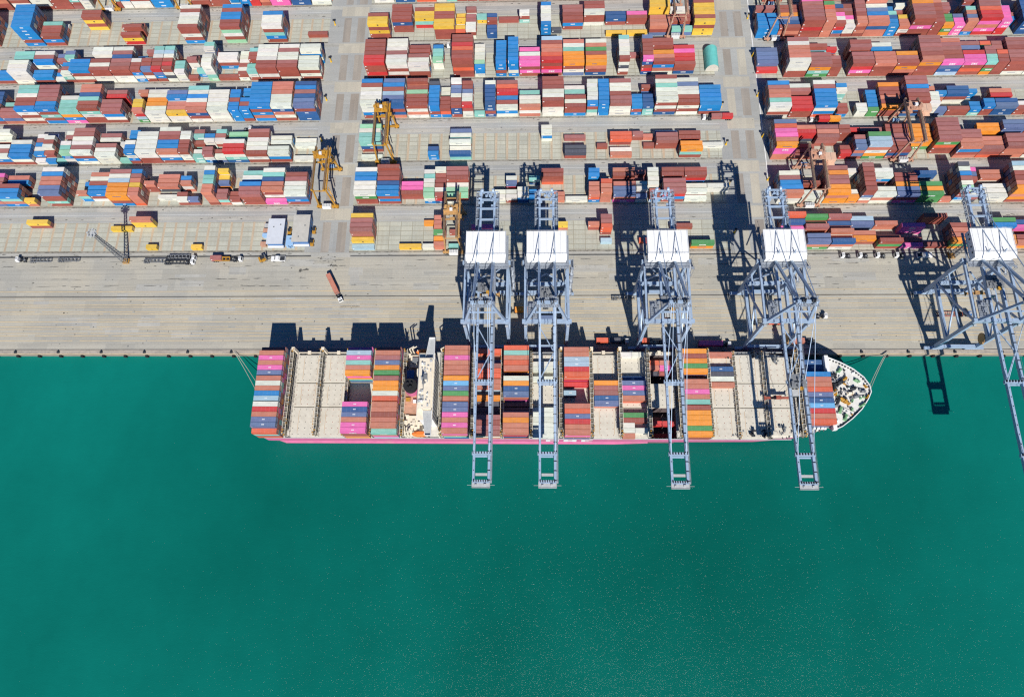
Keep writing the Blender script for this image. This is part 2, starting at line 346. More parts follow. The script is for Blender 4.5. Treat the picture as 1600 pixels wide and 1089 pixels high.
def marks(mb,ch,L,x0,y0,z0,z1,rnd,front=True):
    """small lettering blocks and data marks on the long face"""
    H=z1-z0; white=(.75,.75,.73); dk=(.05,.05,.06); y=y0-.02
    def q(xa,xb,za,zb,c): mb.add([(x0+xa,y,z0+za),(x0+xb,y,z0+za),(x0+xb,y,z0+zb),(x0+xa,y,z0+zb)],[(0,1,2,3)],0,c)
    if ch=='P' and rnd.random()<.8:
        u=.30; xx=L*.36
        for g in 'ONE':
            for i,row in enumerate(GL[g]):
                for j,p in enumerate(row):
                    if p=='1': q(xx+j*u,xx+(j+1)*u,.35+(4-i)*u,.35+(5-i)*u,white)
            xx+=4.2*u
        return
    t=rnd.random()
    if ch in 'BN' and t<.75:
        n=rnd.randint(4,7); xx=L*.5-n*.2
        for i in range(n): q(xx+i*.42,xx+i*.42+.3,H*.42,H*.72,white)
    elif ch=='Y' and t<.7:
        q(L*.46,L*.54,H*.35,H*.7,dk)
    elif ch in 'OW' and t<.5:
        n=rnd.randint(5,9); xx=L*.3
        for i in range(n): q(xx+i*.55,xx+i*.55+.36,H*.4,H*.68,(.12,.14,.25) if ch=='O' else (.3,.32,.36))
    elif ch in 'GTV' and t<.5:
        n=6; xx=L*.35
        for i in range(n): q(xx+i*.6,xx+i*.6+.42,H*.35,H*.75,white)
    elif t<.45: q(.35,1.1,H*.62,H*.86,white)
    if ch=='B' and t>.8: q(.2,.5,.15,H-.15,white)
def cbox(mb,ch,x0,L,yc,z0,H,rnd,front,ship=False,col=None):
    c=col or jit(CC[ch],rnd); w=1.219
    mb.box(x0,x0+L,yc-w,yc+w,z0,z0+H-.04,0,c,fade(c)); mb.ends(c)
    if front and not ship: marks(mb,ch,L,x0,yc-w,z0,z0+H-.04,rnd)

BAYS="""0L 232.1|-360.0 L 555555 RRRRRR RARR|-347.4 L 555555 RRWRRR RARR|-333.7 L 555555 WWRWRW WRWW|-320.6 L 555555 TRMRWT MWW|-308.0 L 555555 SRRSRS RRRR|-295.5 S 444444 MRRTRR TRM|-289.1 S 333333 WMRWYW WW|-269.5 S 444444 MRTTRM TRR|-263.1 S 444444 TTTTBT BWW|-256.7 L 444444 BBWNRB RWW|-243.6 L 444444 RWRRNN BBB|-218.9 L 444444 WRWWRW WRR|-206.4 L 444444 RRARRR RRR|-193.8 S 444444 BBBWBB WBW|-187.4 S 444444 BWBBBB BBB|-181.0 S 444444 RWRCCC CEE|-174.6 S 444444 WARRRR RAR|-168.2 L 333333 WPRPRR PP|-155.0 L 333333 WWNNNN NN|-142.1 L 333333 WWWWWW WW
0M 232.9|-102.9 L 444444 RWRWTW TWW|-89.5 L 444444 BNNRRN NNN|-76.1 L 444444 RRACCC CCC|-63.5 S 333333 WWWRWW WW|-57.1 S 333333 BBBBWB BT|-50.7 S 333333 RRAARR RR|-44.3 S 333333 RRARRR RR|-37.5 L 444444 MMRRRR RRR|-24.6 L 444444 RRRMRR RRR|-11.8 L 333333 WRRNRR RR|3.4 L 444444 RMRNRR NRR|16.2 L 333333 RRRWRR RR|29.3 L 444444 RRARRR RRR|43.2 L 333333 WRRNRR RR|55.9 L 333333 MRRNRR RR|98.5 L 333333 YYRRYR RR
0R 228.1|137.2 L 444444 RNNRRN NRR|162.4 L 444444 PRRRRR PRR|176.0 L 444444 RMRRRR RRR|189.5 L 333333 WNRRRR NR|226.1 L 333333 AMRRRR RO|239.5 L 222222 MRRNRR R|279.6 L 333333 RRNRNN NR
1L 203.5|-363.1 L 555555 RRMRRR RYRR|-349.1 L 555555 RRYRRR RYRR|-320.1 L 666666 BBBBBB BBBRB|-307.0 L 013333 .WTRRR BR|-282.0 L 440000 RR.... YRY|-256.6 L 002303 ..RR.R RRYE|-218.4 L 555555 WRWWWR RWRB|-192.7 L 555555 BRBBRR GWRG|-167.1 L 005555 ..BWWW RTBR|-142.1 L 000010 ....R. 
1M 203.7|-102.6 L 000555 ...RYY RYRR|-88.9 L 444400 RRRR.. NRR|-75.5 L 333000 RYY... TE|-63.0 L 444444 YYRRYY RRR|-50.4 S 112122 YCYYYC YC|-44.0 S 303333 M.MMWW WB|-37.7 S 020000 .T.... Y|-31.3 S 022022 .N..NN RN|-24.5 L 010000 .R.... |-11.6 S 030000 .W.... RT|1.4 S 444444 BWWWWB BBB|7.9 S 000010 ....K. |14.6 L 333300 MMRR.. BR|27.5 L 444000 RRW... RRW|40.7 L 022001 .NN..Y R|53.5 L 022001 .PR..Y R|66.7 L 440333 YY.AAA YYARS|80.1 L 202202 W.RR.T |92.7 L 444444 RYYYRY RYY
1R 200.7|130.4 L 303333 M.BBBB MMBB|143.0 L 333333 RROSNR |155.5 L 555555 PMMMMR RERR|168.1 S 555555 RVCAAA AAAA|174.5 S 344444 SNRPWR EBMP|180.9 S 333333 RMRPWW WR|187.3 S 444444 MMMRAA RAR|193.7 L 544444 AWSBAA NAAA|206.2 S 223333 BBTNBB BBB|212.7 S 322333 W.RYAA WR|219.1 L 555555 YOMMMR RPRR|231.6 S 444444 ARRRRR RRR|238.0 S 330333 MM.VVO RRVOV|244.4 S 000333 ...SPP PP|250.8 S 434444 RRTASA AAB|257.2 L 555555 MMMCEE PAPE|269.8 S 004444 ..PPPP PEE|276.2 S 002200 ..MB.. B|282.6 S 444444 NNNNNN NNN|289.0 S 333333 NNNNNN NN|295.4 L 444444 RRMRRR RRR
2L 175.3|-332.3 L 000022 ....BB RR|-319.7 L 330444 TT.WWW BBWWW|-307.2 L 333022 WMB.BB WWR|-294.6 S 220111 SM.RBW B|-288.2 S 330333 ST.BMW WWTRW|-281.8 L 003444 ..RBBB RWR|-269.3 L 440444 WW.RWR WWWRWW|-256.7 L 444444 WMNMMR RWW|-244.2 S 020444 .B.WRR TBWBW|-237.8 S 303444 M.WRRS MWRW|-231.4 S 444444 TLWRRE SBR|-225.0 S 444444 TLWRER WKW|-218.6 S 000333 ...TTW WW|-212.2 S 023001 .MM..R WW|-206.2 S 000020 ....T. B|-199.8 S 554555 TWWWWW WWTG|-193.4 L 033001 .WW..R RB|-180.8 S 222222 WWWRWR W|-174.4 S 333033 TRR.TT RBWR|-168.0 L 444444 WWWWRR RWR|-155.3 L 444444 WMWWMR RRW|-142.5 L 440444 WW.WWW BWBRWR
2M 175.5|-102.7 L 555555 RRRREE RRER|-89.5 L 555555 WWWMWW WRWR|-76.9 L 330444 RR.MWW WWWRR|-63.0 S 333300 BTTG.. WW|-50.6 L 666666 RRECRR RRCRR|-37.9 S 333333 WWWWGB BW|-25.2 S 444444 BBBBBB BRB|-17.9 S 555555 BBBBBB BBWB|-11.3 L 133444 CPPWPP RPR|1.7 L 555555 LRAACE REPR|14.5 L 444444 AWTOOO RWS|27.7 L 444444 WAVROO ARN|46.9 S 555555 TWWWWR WKWR|54.1 S 010000 .M.... |60.5 S 555555 SRRRRP NREN|66.9 L 440444 RR.OAR RRRBAW|79.5 L 033333 .EPEER RN
2R 172.0|128.4 L 222210 SSSSE. SN|144.0 L 555555 MWAAAW WWRR|156.8 L 320444 RT.MMM AOTV|169.3 S 210333 EA.MRR RRRR|180.9 L 440444 RM.MMR RRREP|193.5 L 332444 WBAAAA RRR|206.0 L 011444 .OOOMR OARA|218.5 L 555555 MMMMRA ORRR|231.1 L 444444 AMMRRP SNLP|243.6 L 330444 MS.EPP SKRCR|256.2 S 334444 CVMMTT RVO|262.6 S 333444 MMACRR RRR|269.0 L 444444 MMRMMR RRW|281.5 L 333333 RRMRRW RW
3L 146.0|-331.7 L 333344 NNNMMS SBR|-319.2 L 002233 SSTMMM SA|-306.6 L 555555 TTWRRB WRWR|-294.1 L 555555 MMMMBB RTRB|-281.6 L 104444 E.WTTT OBP|-269.0 L 555555 AANTRR TWRR|-256.5 L 330444 ME.MMM ERBWR|-237.8 S 300444 A..YYA RRELVB|-231.2 L 333333 WWOOWW WWT|-218.4 L 344333 WSBAAY WWW|-205.9 L 444444 TWBWAA NRW|-193.3 L 044444 .WWWWW WWW|-180.5 S 044444 .BBRBB BBB|-174.1 S 330444 BB.BRB BBBBR|-167.3 L 555555 BBBBBB RBAB|-154.8 L 555555 AAAWWW NAWR|-141.4 L 555555 NBMNSS RNNN
3M 147.0|-102.6 L 555555 BRWWWW WWBR|-89.7 L 555555 SBRLSN NRNA|-76.4 L 544444 RRGRRR WAWRB|-63.5 S 444444 KBBBBB BRB|-57.1 S 220333 WW.RRR GCB|-50.6 S 544444 WSSWRR NNRE|-44.2 S 444444 RRSWWE RWW|-37.5 S 000001 .....T |-31.0 S 444444 WNNNNN NRN|-24.3 L 444333 MCEBRW BWA|-11.1 L 022333 .TWWWA WAW|2.2 L 555555 RRRWWR RWWW|15.1 L 222333 WTWRWR RBW|27.9 S 444444 WWWWWB RTW|34.4 S 444444 BBBBBB BBB|40.9 L 444444 MWWRMM WWW|53.5 S 000333 ...BBB RB|59.9 S 210333 RB.NNN TTRN|66.7 L 555555 RWTWWW RWRN|79.4 L 444444 WSWWRR WRW|92.5 L 033333 .BBBBB BR
3R 144.0|130.8 L 444444 BMAATW WRW|143.6 L 330333 WM.EEE MKRR|156.4 L 444444 WMBBBB WBC|170.2 S 330022 BW..RR TTB|181.1 S 000022 ....WW W|187.5 S 022222 .BBBBV V|193.9 L 333333 ORRARO RR|206.4 L 555555 MMBMRR NNNN|219.0 S 233444 BAAWWW WWW|225.4 S 003002 ..B..S AAS|231.8 L 033002 .NN..R RWR|244.3 S 020022 .B..BB BT|250.8 S 000033 ....BB RR|257.2 L 022033 .AE.NS ENN|269.7 S 000022 ....WR R|276.1 L 000022 ....OR R
4L 117.7|-319.5 L 430333 WW.WMW MMBR|-306.9 L 003333 ..WBBB WR|-294.4 S 222221 WMBWBW |-288.0 S 233321 SWRWRB WR|-281.6 S 000001 .....T |-275.2 S 330444 WM.WTG RBBWW|-268.8 L 444444 MMWWMW RBW|-256.2 L 220333 MW.MWW WWW|-243.7 S 002001 ..W..T B|-237.3 S 330444 BB.WBB SSWBR|-230.9 L 044444 .WWWWW WRR|-218.3 L 444444 WMRBBA WBR|-205.8 S 044444 .WWRRR WWR|-199.4 S 332022 MTR.WT TT|-193.0 S 033033 .BW.MM WTWB|-186.6 S 333022 TMWW.W RWS|-180.1 L 220444 GG.WEE WWTN|-167.5 L 333333 MRWWWR WR|-154.9 L 022033 .WW.WW WBR|-141.4 L 011001 .WW..W 
4M 118.1|-102.1 L 444401 GWTT.W TNR|-63.2 S 000022 ....NB BB|-50.8 L 222322 SWTWWN TNW|1.6 S 330000 WW.... BW|14.8 L 010022 .M..KK RP|33.4 S 000100 ...R.. |40.7 L 022011 .CC.WA R|53.5 S 020000 .M.... R|59.9 S 010100 .A.R.. |66.3 L 023300 .NMM.. RR|79.6 L 022033 .RR.OO ETR|92.6 L 000100 ...W.. 
4R 116.0|130.7 L 555555 SCPPAO PPAA|143.2 L 330111 AE.RRR EK|155.8 L 333000 MAM... MR|168.3 S 330022 RR..RE RRE|174.7 S 200444 E..MSS AASR|181.1 L 200555 M..VLL AAWOV|193.7 L 333333 RRMMRR |206.2 L 333300 OOOO.. OV|218.8 L 555550 MMMMM. VCRR|231.3 L 004444 ..MMAA BRA|243.8 L 330333 OO.AAM OORC|256.4 L 440444 SS.MMM SVOAAA|268.9 L 330333 RR.MRR RRR
5L 89.8|-317.9 L 333333 PMMRBS AS|-305.4 L 220444 AB.RBB RTAB|-292.8 S 000002 .....Y A|-279.7 L 555555 WBAASS RRTR|-261.4 S 010030 .B..A. TB|-255.0 L 333330 AWRBB. RWT|-242.5 L 444444 MWLOOO ORB|-229.9 S 444444 BMAYAA AAC|-223.5 S 003000 ..A... RR|-217.1 L 222010 AAA.W. K|-204.6 S 000022 ....RW R|-202.5 S 033000 .BA... WA|-198.2 S 000002 .....S R|-186.9 S 555555 WBTTAA AAAR|-180.5 S 433033 YYS.MM OWTA|-174.1 S 000022 ....RR W|-167.0 L 333444 TWBBMM RRR|-154.5 L 444441 WTNAAP RWR|-141.4 L 044444 .RMWWW SBR
5M 89.6|-102.3 L 444444 WBBWWW VRR|-89.5 L 544444 RRRNBB RBRN|-76.9 L 002220 ..PPR. R|-64.0 S 333333 WTWWGG WB|-57.6 S 433333 WRRRWR ENE|-51.2 L 444333 MMRWGG RW|-24.5 S 000022 ....WW W|-18.1 S 022022 .WS.WW ERR|-11.7 S 000033 ....WW BN|-5.3 S 020022 .T..BB NW|1.6 L 330000 RR.... RC|8.4 S 000011 ....AA |14.8 L 000001 .....W |27.7 S 330333 BB.AAA BBCB|34.1 S 012444 .WSCAA AAAA|41.2 L 330333 AR.ASS MPAP|53.7 S 210332 MM.WWS WWR|60.2 S 333300 WWWW.. KK|61.2 S 000022 ....RR B|68.1 L 330444 RR.MMM SNEBR|80.7 L 330221 RR.WWW EBW|93.2 L 000200 ...W.. W
5R 87.8|131.0 L 044444 .WMBBA AWW|143.5 L 002022 ..R.WW RW|156.1 L 444444 MOMMOO AOO|168.6 S 300022 W...WO WWO|175.0 S 555555 MRRRRR RSWA|181.4 L 330033 WW..WW BAAW|194.0 L 033333 .RROSS RP|206.5 L 200333 N..VOV NVV|219.1 S 000001 .....A |225.5 S 555555 KWBMWG RRBW|231.9 S 333003 PSR..W RR|241.4 L 220222 AA.WWW WW|254.0 L 555555 LWRRAO OAO|266.5 L 444444 WOORAO OAO
6L 61.2|-288.2 L 200000 Y..... R|-240.7 L 010000 .Y.... |-227.9 L 300000 A..... YY|-218.7 S 000001 .....Y |-193.0 S 000001 .....Y 
6M 60.7|-102.6 L 444421 YMMMYL MMM|-76.6 L 000001 .....Y |-63.6 S 100001 O....W |-57.2 S 333322 AAAVOA AA|-49.3 S 001001 ..R..T |-37.2 L 010000 .P.... |9.9 S 020000 .Y.... A|27.1 S 020000 .A.... R|33.7 S 333010 MMC.L. CR|54.6 S 000010 ....C. |71.9 L 010000 .R.... |82.3 L 000002 .....V O
6R 59.8|130.6 L 432000 CNP... NRE|143.1 L 323133 VAM.SS AAVO|155.7 L 322323 MNMAAN AWR|168.2 L 220220 LS.AO. SR|180.8 L 020023 .A..RR AVR|193.3 L 003011 ..P.RP PP|205.8 L 300001 R....R RR|218.4 L 003333 ..RAAO VOO|240.8 L 033022 .VB.OO RAO|253.3 L 022022 .NP.RA RO"""
TH=2.76; LP=2.9
conts=[]  # dict(x,L,y,z,H,ch,score,front,desc)
rnd=random.Random(3)
for line in BAYS.strip().split('\n'):
    parts=line.split('|'); key,yf=parts[0].split(); yf=float(yf); row=key[0]; blk=key[1]
    cxm=(BX[blk][0]+BX[blk][1])/2
    for bi,p in enumerate(parts[1:]):
        f=p.split(' '); x=float(f[0]); L=12.19 if f[1]=='L' else 6.06; hs=[int(c) for c in f[2]]; tops=f[3]; fr=list(f[4]) if len(f)>4 else []
        for i in range(6):
            if not hs[i]: continue
            nxt=hs[i+1] if i<5 else 0
            yc=yf+(5-i)*LP+1.22+rnd.uniform(-.05,.05)
            lane=i
            for k in range(hs[i]-1,-1,-1):
                top=(k==hs[i]-1); front=k>=nxt
                if top: ch=tops[i] if tops[i]!='.' else 'R'
                elif front: ch=fr.pop(0) if fr else rnd.choice(HID)
                else: ch=rnd.choice(HID)
                sc=(L*2.44*.93 if top else 0)+(L*2.6*.5*(1 if front else 0))
                conts.append(dict(x=x+rnd.uniform(-.12,.12),L=L,y=yc,z=.05+k*TH,H=TH,ch=ch,sc=sc,front=front,top=top,row=row,blk=blk,bay=bi,bx=x,lane=lane,tier=k,n=hs[i],ship=None))
# ship stacks
SH=2.62; SZ=11.14
def srow(i): return -3.3-1.22-2.53*i-(.35 if i>5 else 0)-(.35 if i>10 else 0)
SHIP=[('sternmost stack',-132.0,'45555555555555554','MAPAPSAWABLWEASSC'),
('split stack with empty middle',-88.4,'45555500000555555','PLPTAO.....PNSAPP'),
('stack behind the funnel',-74.1,'45555555555555554','MAMSOVMOOWCAARAAT'),
('stack ahead of the bridge',-40.0,'55555555555555555','AAPAAAOJSVASSPAPA'),
('low stack under first boom',-24.7,'31233333121113333','CKNMCCAAKOKKKMRMM'),
('stack between left booms',-10.9,'55555155551125555','CTACAKWONSKKNAOAA'),
('layer under second boom',3.3,'00110100000111111','..WW.W.....WWWWWW'),
('stack right of second boom',18.5,'44444410000444444','AALLECE....ACSEAA'),
('low midship stack',33.2,'00000022222000000','......OMMNS......'),
('mixed midship stack',46.5,'00000122220011000','.....NSPSA..VR...'),
('stack right of third boom',76.2,'33333033333333333','OROVO.AAPATROOOVO'),
('low foredeck stack',90.0,'10011110000000000','A..NKWA..........')]
SNAMES={}
for si,(nm,xc,hs,cs) in enumerate(SHIP):
    for i in range(17):
        h=int(hs[i]); nxt=int(hs[i+1]) if i<16 else 0
        for k in range(h):
            top=k==h-1; ch=cs[i] if top else rnd.choice('RRAAMMPPSSWNLCETO')
            sc=(12.19*2.44*1.2 if top else 0)+(12.19*2.6*.28*(1 if k>=nxt else 0))
            conts.append(dict(x=xc-6.1,L=12.19,y=srow(i),z=SZ+k*SH,H=SH,ch=ch,sc=sc*1.25,front=False,top=top,row='S',blk='S',bay=si,bx=xc,lane=i,tier=k,n=h,ship=nm))
for i in range(13):
    y=-7.4-1.22-2.55*i-(.3 if i>7 else 0); h=1 if i<3 else 3
    for k in range(h):
        top=k==h-1; ch='NNNBAACSNJEAC'[i] if top else rnd.choice('RRAMSSCN')
        conts.append(dict(x=128.8,L=12.19,y=y,z=SZ+k*SH,H=SH,ch=ch,sc=40 if top else 6,front=False,top=top,row='S',blk='S',bay=20,bx=135,lane=i,tier=k,n=h,ship='foremost stack'))
def s20(x,i,z,ch,nm,sc=25): conts.append(dict(x=x,L=6.06,y=srow(i),z=z,H=SH,ch=ch,sc=sc,front=False,top=True,row='S',blk='S',bay=30,bx=x,lane=i,tier=0,n=1,ship=nm))
s20(12.2,8,SZ,'K','bare hatch by second boom',20); s20(12.2,8,SZ+SH,'L','bare hatch by second boom',36)
for x in (40.4,46.6):
    s20(x,0,SZ,'W','mixed midship stack'); 
s20(40.4,14,SZ,'W','mixed midship stack'); s20(40.4,15,SZ,'W','mixed midship stack'); s20(46.6,15,SZ,'W','mixed midship stack'); s20(40.4,16,SZ,'A','mixed midship stack')
for i,a,b,z in ((1,'C','A',5.4),(2,'A','P',5.4),(0,'R','R',2.4),(3,'K','R',2.4),(13,'E','E',4.4),(12,'R','K',1.4),(15,'R','R',-2.)):
    s20(54.8,i,z,a,'open hold under third boom',24 if z>2 else 10); s20(61.,i,z,b,'open hold under third boom',24 if z>2 else 10)

# choose the 300 that show largest: ship tops and the rows nearest the quay
def vis(c):
    d={'S':1.25,'6':1.0,'5':.93,'4':.86,'3':.8,'2':.74,'1':.68,'0':.62}[c['row']]
    if c['row']!='S':
        px=abs(c['x'])
        if c['row'] in '6' and px>300: return 0
        if abs(c['x'])>250+{'0':90,'1':75,'2':60,'3':48,'4':36,'5':24,'6':14}[c['row']]: return 0
    return c['sc']*d
order=sorted(range(len(conts)),key=lambda i:-vis(conts[i]))
solo=set(order[:300])
stuff=MB(); srnd=random.Random(9)
CMESH={}
def cmesh(ch,L,H,var,ship):
    key=(ch,round(L),round(H,2),var,ship)
    if key in CMESH: return CMESH[key]
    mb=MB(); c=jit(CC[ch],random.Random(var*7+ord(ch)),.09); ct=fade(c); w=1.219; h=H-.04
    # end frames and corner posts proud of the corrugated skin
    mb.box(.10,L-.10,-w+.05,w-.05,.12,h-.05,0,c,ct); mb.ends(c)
    for x in (0,L-.16):
        for y in (-w,w-.16): mb.box(x,x+.16,y,y+.16,0,h,0,tuple(v*.9 for v in c))
    for y in (-w,w-.12):
        mb.box(.16,L-.16,y,y+.12,0,.16,0,c); mb.box(.16,L-.16,y,y+.12,h-.12,h-.005,0,tuple(v*.92 for v in c))
    for x in (0,L-.12): mb.box(x,x+.12,-w+.16,w-.16,h-.13,h-.006,0,c); mb.box(x,x+.12,-w+.16,w-.16,0,.15,0,c)
    n=int(L/.52)
    for i in range(n):
        x=.3+i*(L-.6)/n
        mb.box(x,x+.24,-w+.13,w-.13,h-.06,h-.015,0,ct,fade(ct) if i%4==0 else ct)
        for y in (-w+.02,w-.06): mb.box(x,x+.24,y,y+.04,.17,h-.13,0,c)
    for k in range(4): mb.box(L-.1,L-.04,-w+.35+k*.52,-w+.40+k*.52,.15,h-.15,0,(.45,.45,.45))
    tmp=MB(); marks(tmp,ch,L,0,-w-.02,0,h,random.Random(var*13+ord(ch)))
    for f,cc in zip(tmp.f,tmp.c): mb.add([tmp.v[i] for i in f],[(0,1,2,3)],0,cc)
    if ship and ch in 'SNPLJ' : # company mark on the roof
        for i in range(3): mb.add([(L*.45+i*.45,-.25,h+.01),(L*.45+i*.45+.32,-.25,h+.01),(L*.45+i*.45+.32,.25,h+.01),(L*.45+i*.45,.25,h+.01)],[(0,1,2,3)],0,(.75,.75,.75))
    me=mb.mesh('container',M['cont']); CMESH[key]=me; return me
ORD=['nearest the quay','second from the quay','third','fourth','fifth','sixth','seventh','eighth','ninth','tenth','eleventh','twelfth','thirteenth','fourteenth','fifteenth','sixteenth','seventeenth','eighteenth','nineteenth','twentieth']
NTH=['first','second','third','fourth','fifth','sixth','seventh','eighth','ninth','tenth','eleventh','twelfth','thirteenth','fourteenth','fifteenth','sixteenth','seventeenth','eighteenth','nineteenth','twentieth','twenty-first','twenty-second','twenty-third','twenty-fourth']
# ordinal of each stack inside its row and block
stk={}
for c in conts:
    if c['row']!='S': stk.setdefault((c['row'],c['blk']),set()).add(c['bx'])
stk={k:sorted(v) for k,v in stk.items()}
RN={'6':'front yard row','5':'second yard row','4':'third yard row','3':'fourth yard row','2':'fifth yard row','1':'sixth yard row','0':'seventh yard row'}
BN={'L':'left','M':'middle','R':'right'}
bystack={}
for i,c in enumerate(conts): bystack.setdefault((c['row'],c['blk'],c['bay'] if c['row']=='S' else c['bx'],c['ship']),[]).append(i)
used=set()
def label_for(i):
    c=conts[i]; nm=NAME[c['ch']]; sz='long' if c['L']>7 else 'short'
    if c['row']=='S':
        grp=[j for j in bystack[('S','S',c['bay'],c['ship'])] if conts[j]['top']]
        grp.sort(key=lambda j:(-conts[j]['y'],conts[j]['x']))
        same=[j for j in grp if conts[j]['ch']==c['ch'] and (conts[j]['L']>7)==(c['L']>7)]
        place=c['ship']
        cand=[]
        if c['top']:
            if len(same)==1: cand.append(f"only {nm} {sz} container on the ship's {place}")
            g=grp.index(i); a=NAME[conts[grp[g-1]]['ch']] if g>0 else None; b=NAME[conts[grp[g+1]]['ch']] if g<len(grp)-1 else None
            if a and b:
                pair=[j for j in same if 0<grp.index(j)<len(grp)-1 and {NAME[conts[grp[grp.index(j)-1]]['ch']],NAME[conts[grp[grp.index(j)+1]]['ch']]}=={a,b}]
                if len(pair)==1: cand.append(f"{nm} container on the {place}, between {a} and {b}" if a!=b else f"{nm} container on the {place}, between two {a} ones")
            k=same.index(i)
            cand.append(f"{nm} container, {NTH[k]} of its colour from the quay, {place}")
        else: cand.append(f"{nm} container low in lane {NTH[c['lane']]} from quay, {place}")
    else:
        sl=stk[(c['row'],c['blk'])]; k=sl.index(c['bx']); n=len(sl)
        pos=f"{NTH[k]} stack from left" if k<=n//2 else (f"{NTH[n-1-k]} stack from right" if n-1-k>0 else "rightmost stack")
        if k==0: pos='leftmost stack'
        tail=f"{pos}, {BN[c['blk']]} block, {RN[c['row']]}"
        lane=NTH[5-c['lane']]
        grp=bystack[(c['row'],c['blk'],c['bx'],None)]
        same=[j for j in grp if conts[j]['ch']==c['ch']]
        cand=[]
        if len(same)==1 : cand.append(f"{nm} {sz} container, {tail}")
        cand.append(f"{nm} {'top' if c['top'] else ('ground' if c['tier']==0 else 'tier '+str(c['tier']+1))} container, {lane} lane, {tail}")
    for s in cand:
        if s not in used: used.add(s); return s
    s=cand[-1]+(' again' if False else ''); used.add(s); return s
svar=random.Random(21)
for i,c in enumerate(conts):
    ship=c['row']=='S'
    if i in solo:
        o=bpy.data.objects.new('shipping_container',cmesh(c['ch'],c['L'],c['H'],svar.randint(0,2),ship)); COL.objects.link(o)
        o.location=(c['x'],c['y'],c['z'])
        tag(o,label_for(i),'container','containers stacked on the ship' if ship else 'containers stacked in the yard')
    else: cbox(stuff,c['ch'],c['x'],c['L'],c['y'],c['z'],c['H'],srnd,c['front'],ship)
tag(stuff.build('container_stacks',M['cont']),'many coloured shipping containers stacked in rows across the yard','containers','containers stacked in the yard','stuff')
# ------------------------------------------------------------ the ship
ship=empty('container_ship',(0,-24.6,-3),0,'long container ship with magenta hull and white bridge moored at the quay','ship')
OFF=Vector((0,24.6,3))
def sp(mb,name,m,parent=None):
    o=mb.build(name,m); o.parent=parent or ship
    o.matrix_parent_inverse=Matrix.Translation(OFF) if parent is None else Matrix.Identity(4)
    return o
def sub(mb,name,m,parent): return mb.build(name,m,parent)
YN,YS=-46.7,-2.05
near=[(-143,-38),(-141.2,-44.5),(-136,YN),(-129,YN),(38,YN),(60,YN),(84,YN),(105,YN),(124,-45.3),(132,-43.4),(140,-40.4),(148,-36),(155,-31),(160.3,-24.6)]
far=[(155,-18.2),(148,-13.2),(140,-8.8),(132,-5.8),(124,-3.9),(105,YS),(84,YS),(60,YS),(38,YS),(-129,YS),(-136,YS),(-141.2,-4.7),(-143,-11.2)]
deckline=near+far
def wl_(p):
    x,y=p; d=y+24.6; f=1.
    if x>38: f=max(.02,1-((x-38)/121)**1.9*.97)
    if x<-130: f=1-((-130-x)/13)**1.5*.35
    return (x-max(0,x-118)*.28+max(0,-136-x)*.5,-24.6+d*f)
hull=MB(); n=len(deckline)
mid=[((a[0]*.5+b[0]*.5),(a[1]*.5+b[1]*.5)) for a,b in ((p,wl_(p)) for p in deckline)]
rings=[([wl_(p) for p in deckline],-6.),([wl_(p) for p in deckline],-2.2),([((a[0]*.3+m_[0]*.7),-24.6+((a[1]*.3+m_[1]*.7)+24.6)*.94) for a,m_ in zip(deckline,mid)],.6),([((a[0]*.9+m_[0]*.1),(a[1]*.9+m_[1]*.1)) for a,m_ in zip(deckline,mid)],3.2),(deckline,9.2)]
vs=[(x,y,z) for pts,z in rings for x,y in pts]
hull.add(vs,[(k*n+i,k*n+(i+1)%n,(k+1)*n+(i+1)%n,(k+1)*n+i) for k in range(4) for i in range(n)]+[tuple(range(n))[::-1]])
sp(hull,'hull',M['magenta'])
# white lettering on the near hull side
x=3.5
for g,wd in zip('ONE',(7.6,7.6,6.6)):
    u=wd/3.6; lt=MB()
    for i,row in enumerate(GL[g]):
        for j,p in enumerate(row):
            if p=='1': lt.add([(x+j*u,YN-.06,3.9+(4-i)*.9),(x+(j+1)*u,YN-.06,3.9+(4-i)*.9),(x+(j+1)*u,YN-.06,4.8+(4-i)*.9),(x+j*u,YN-.06,4.8+(4-i)*.9)],[(0,1,2,3)])
    x+=wd+1.1; sp(lt,'hull_letter',M['white'])
dk=MB(); z=9.22
dk.add([(p[0],p[1],z) for p in near[:5]]+[(54.6,YN,z),(54.6,YS,z)]+[(p[0],p[1],z) for p in far[-5:]],[tuple(range(12))])
dk.sheet(54.6,67.2,YN,-46.2,z); dk.sheet(54.6,67.2,-31.,-18.7,z); dk.sheet(54.6,67.2,-3.6,YS,z)
q=[(67.2,YN)]+near[6:]+far[:7]+[(67.2,YS)]
dk.add([(x,y,z) for x,y in q],[tuple(range(len(q)))])
sp(dk,'main_deck',M['deck'])
for ya,yb in ((-46.2,-31.),(-18.7,-3.6)):
    x0,x1,zf=54.6,67.2,-2.1; pit=MB()
    pit.sheet(x0,x1,ya,yb,zf)
    pit.add([(x0,ya,zf),(x0,yb,zf),(x0,yb,z),(x0,ya,z)],[(0,1,2,3)]); pit.add([(x1,ya,zf),(x1,yb,zf),(x1,yb,z),(x1,ya,z)],[(0,1,2,3)])
    pit.add([(x0,ya,zf),(x1,ya,zf),(x1,ya,z),(x0,ya,z)],[(0,1,2,3)]); pit.add([(x0,yb,zf),(x1,yb,zf),(x1,yb,z),(x0,yb,z)],[(0,1,2,3)])
    for k in range(6):
        yy=ya+.2+k*(yb-ya-.4)/5
        for xx in (x0+.1,x1-.1,60.9): pit.box(xx-.1,xx+.1,yy-.1,yy+.1,zf+.01,z-.1)
    sp(pit,'open_hold',M['holddark'])
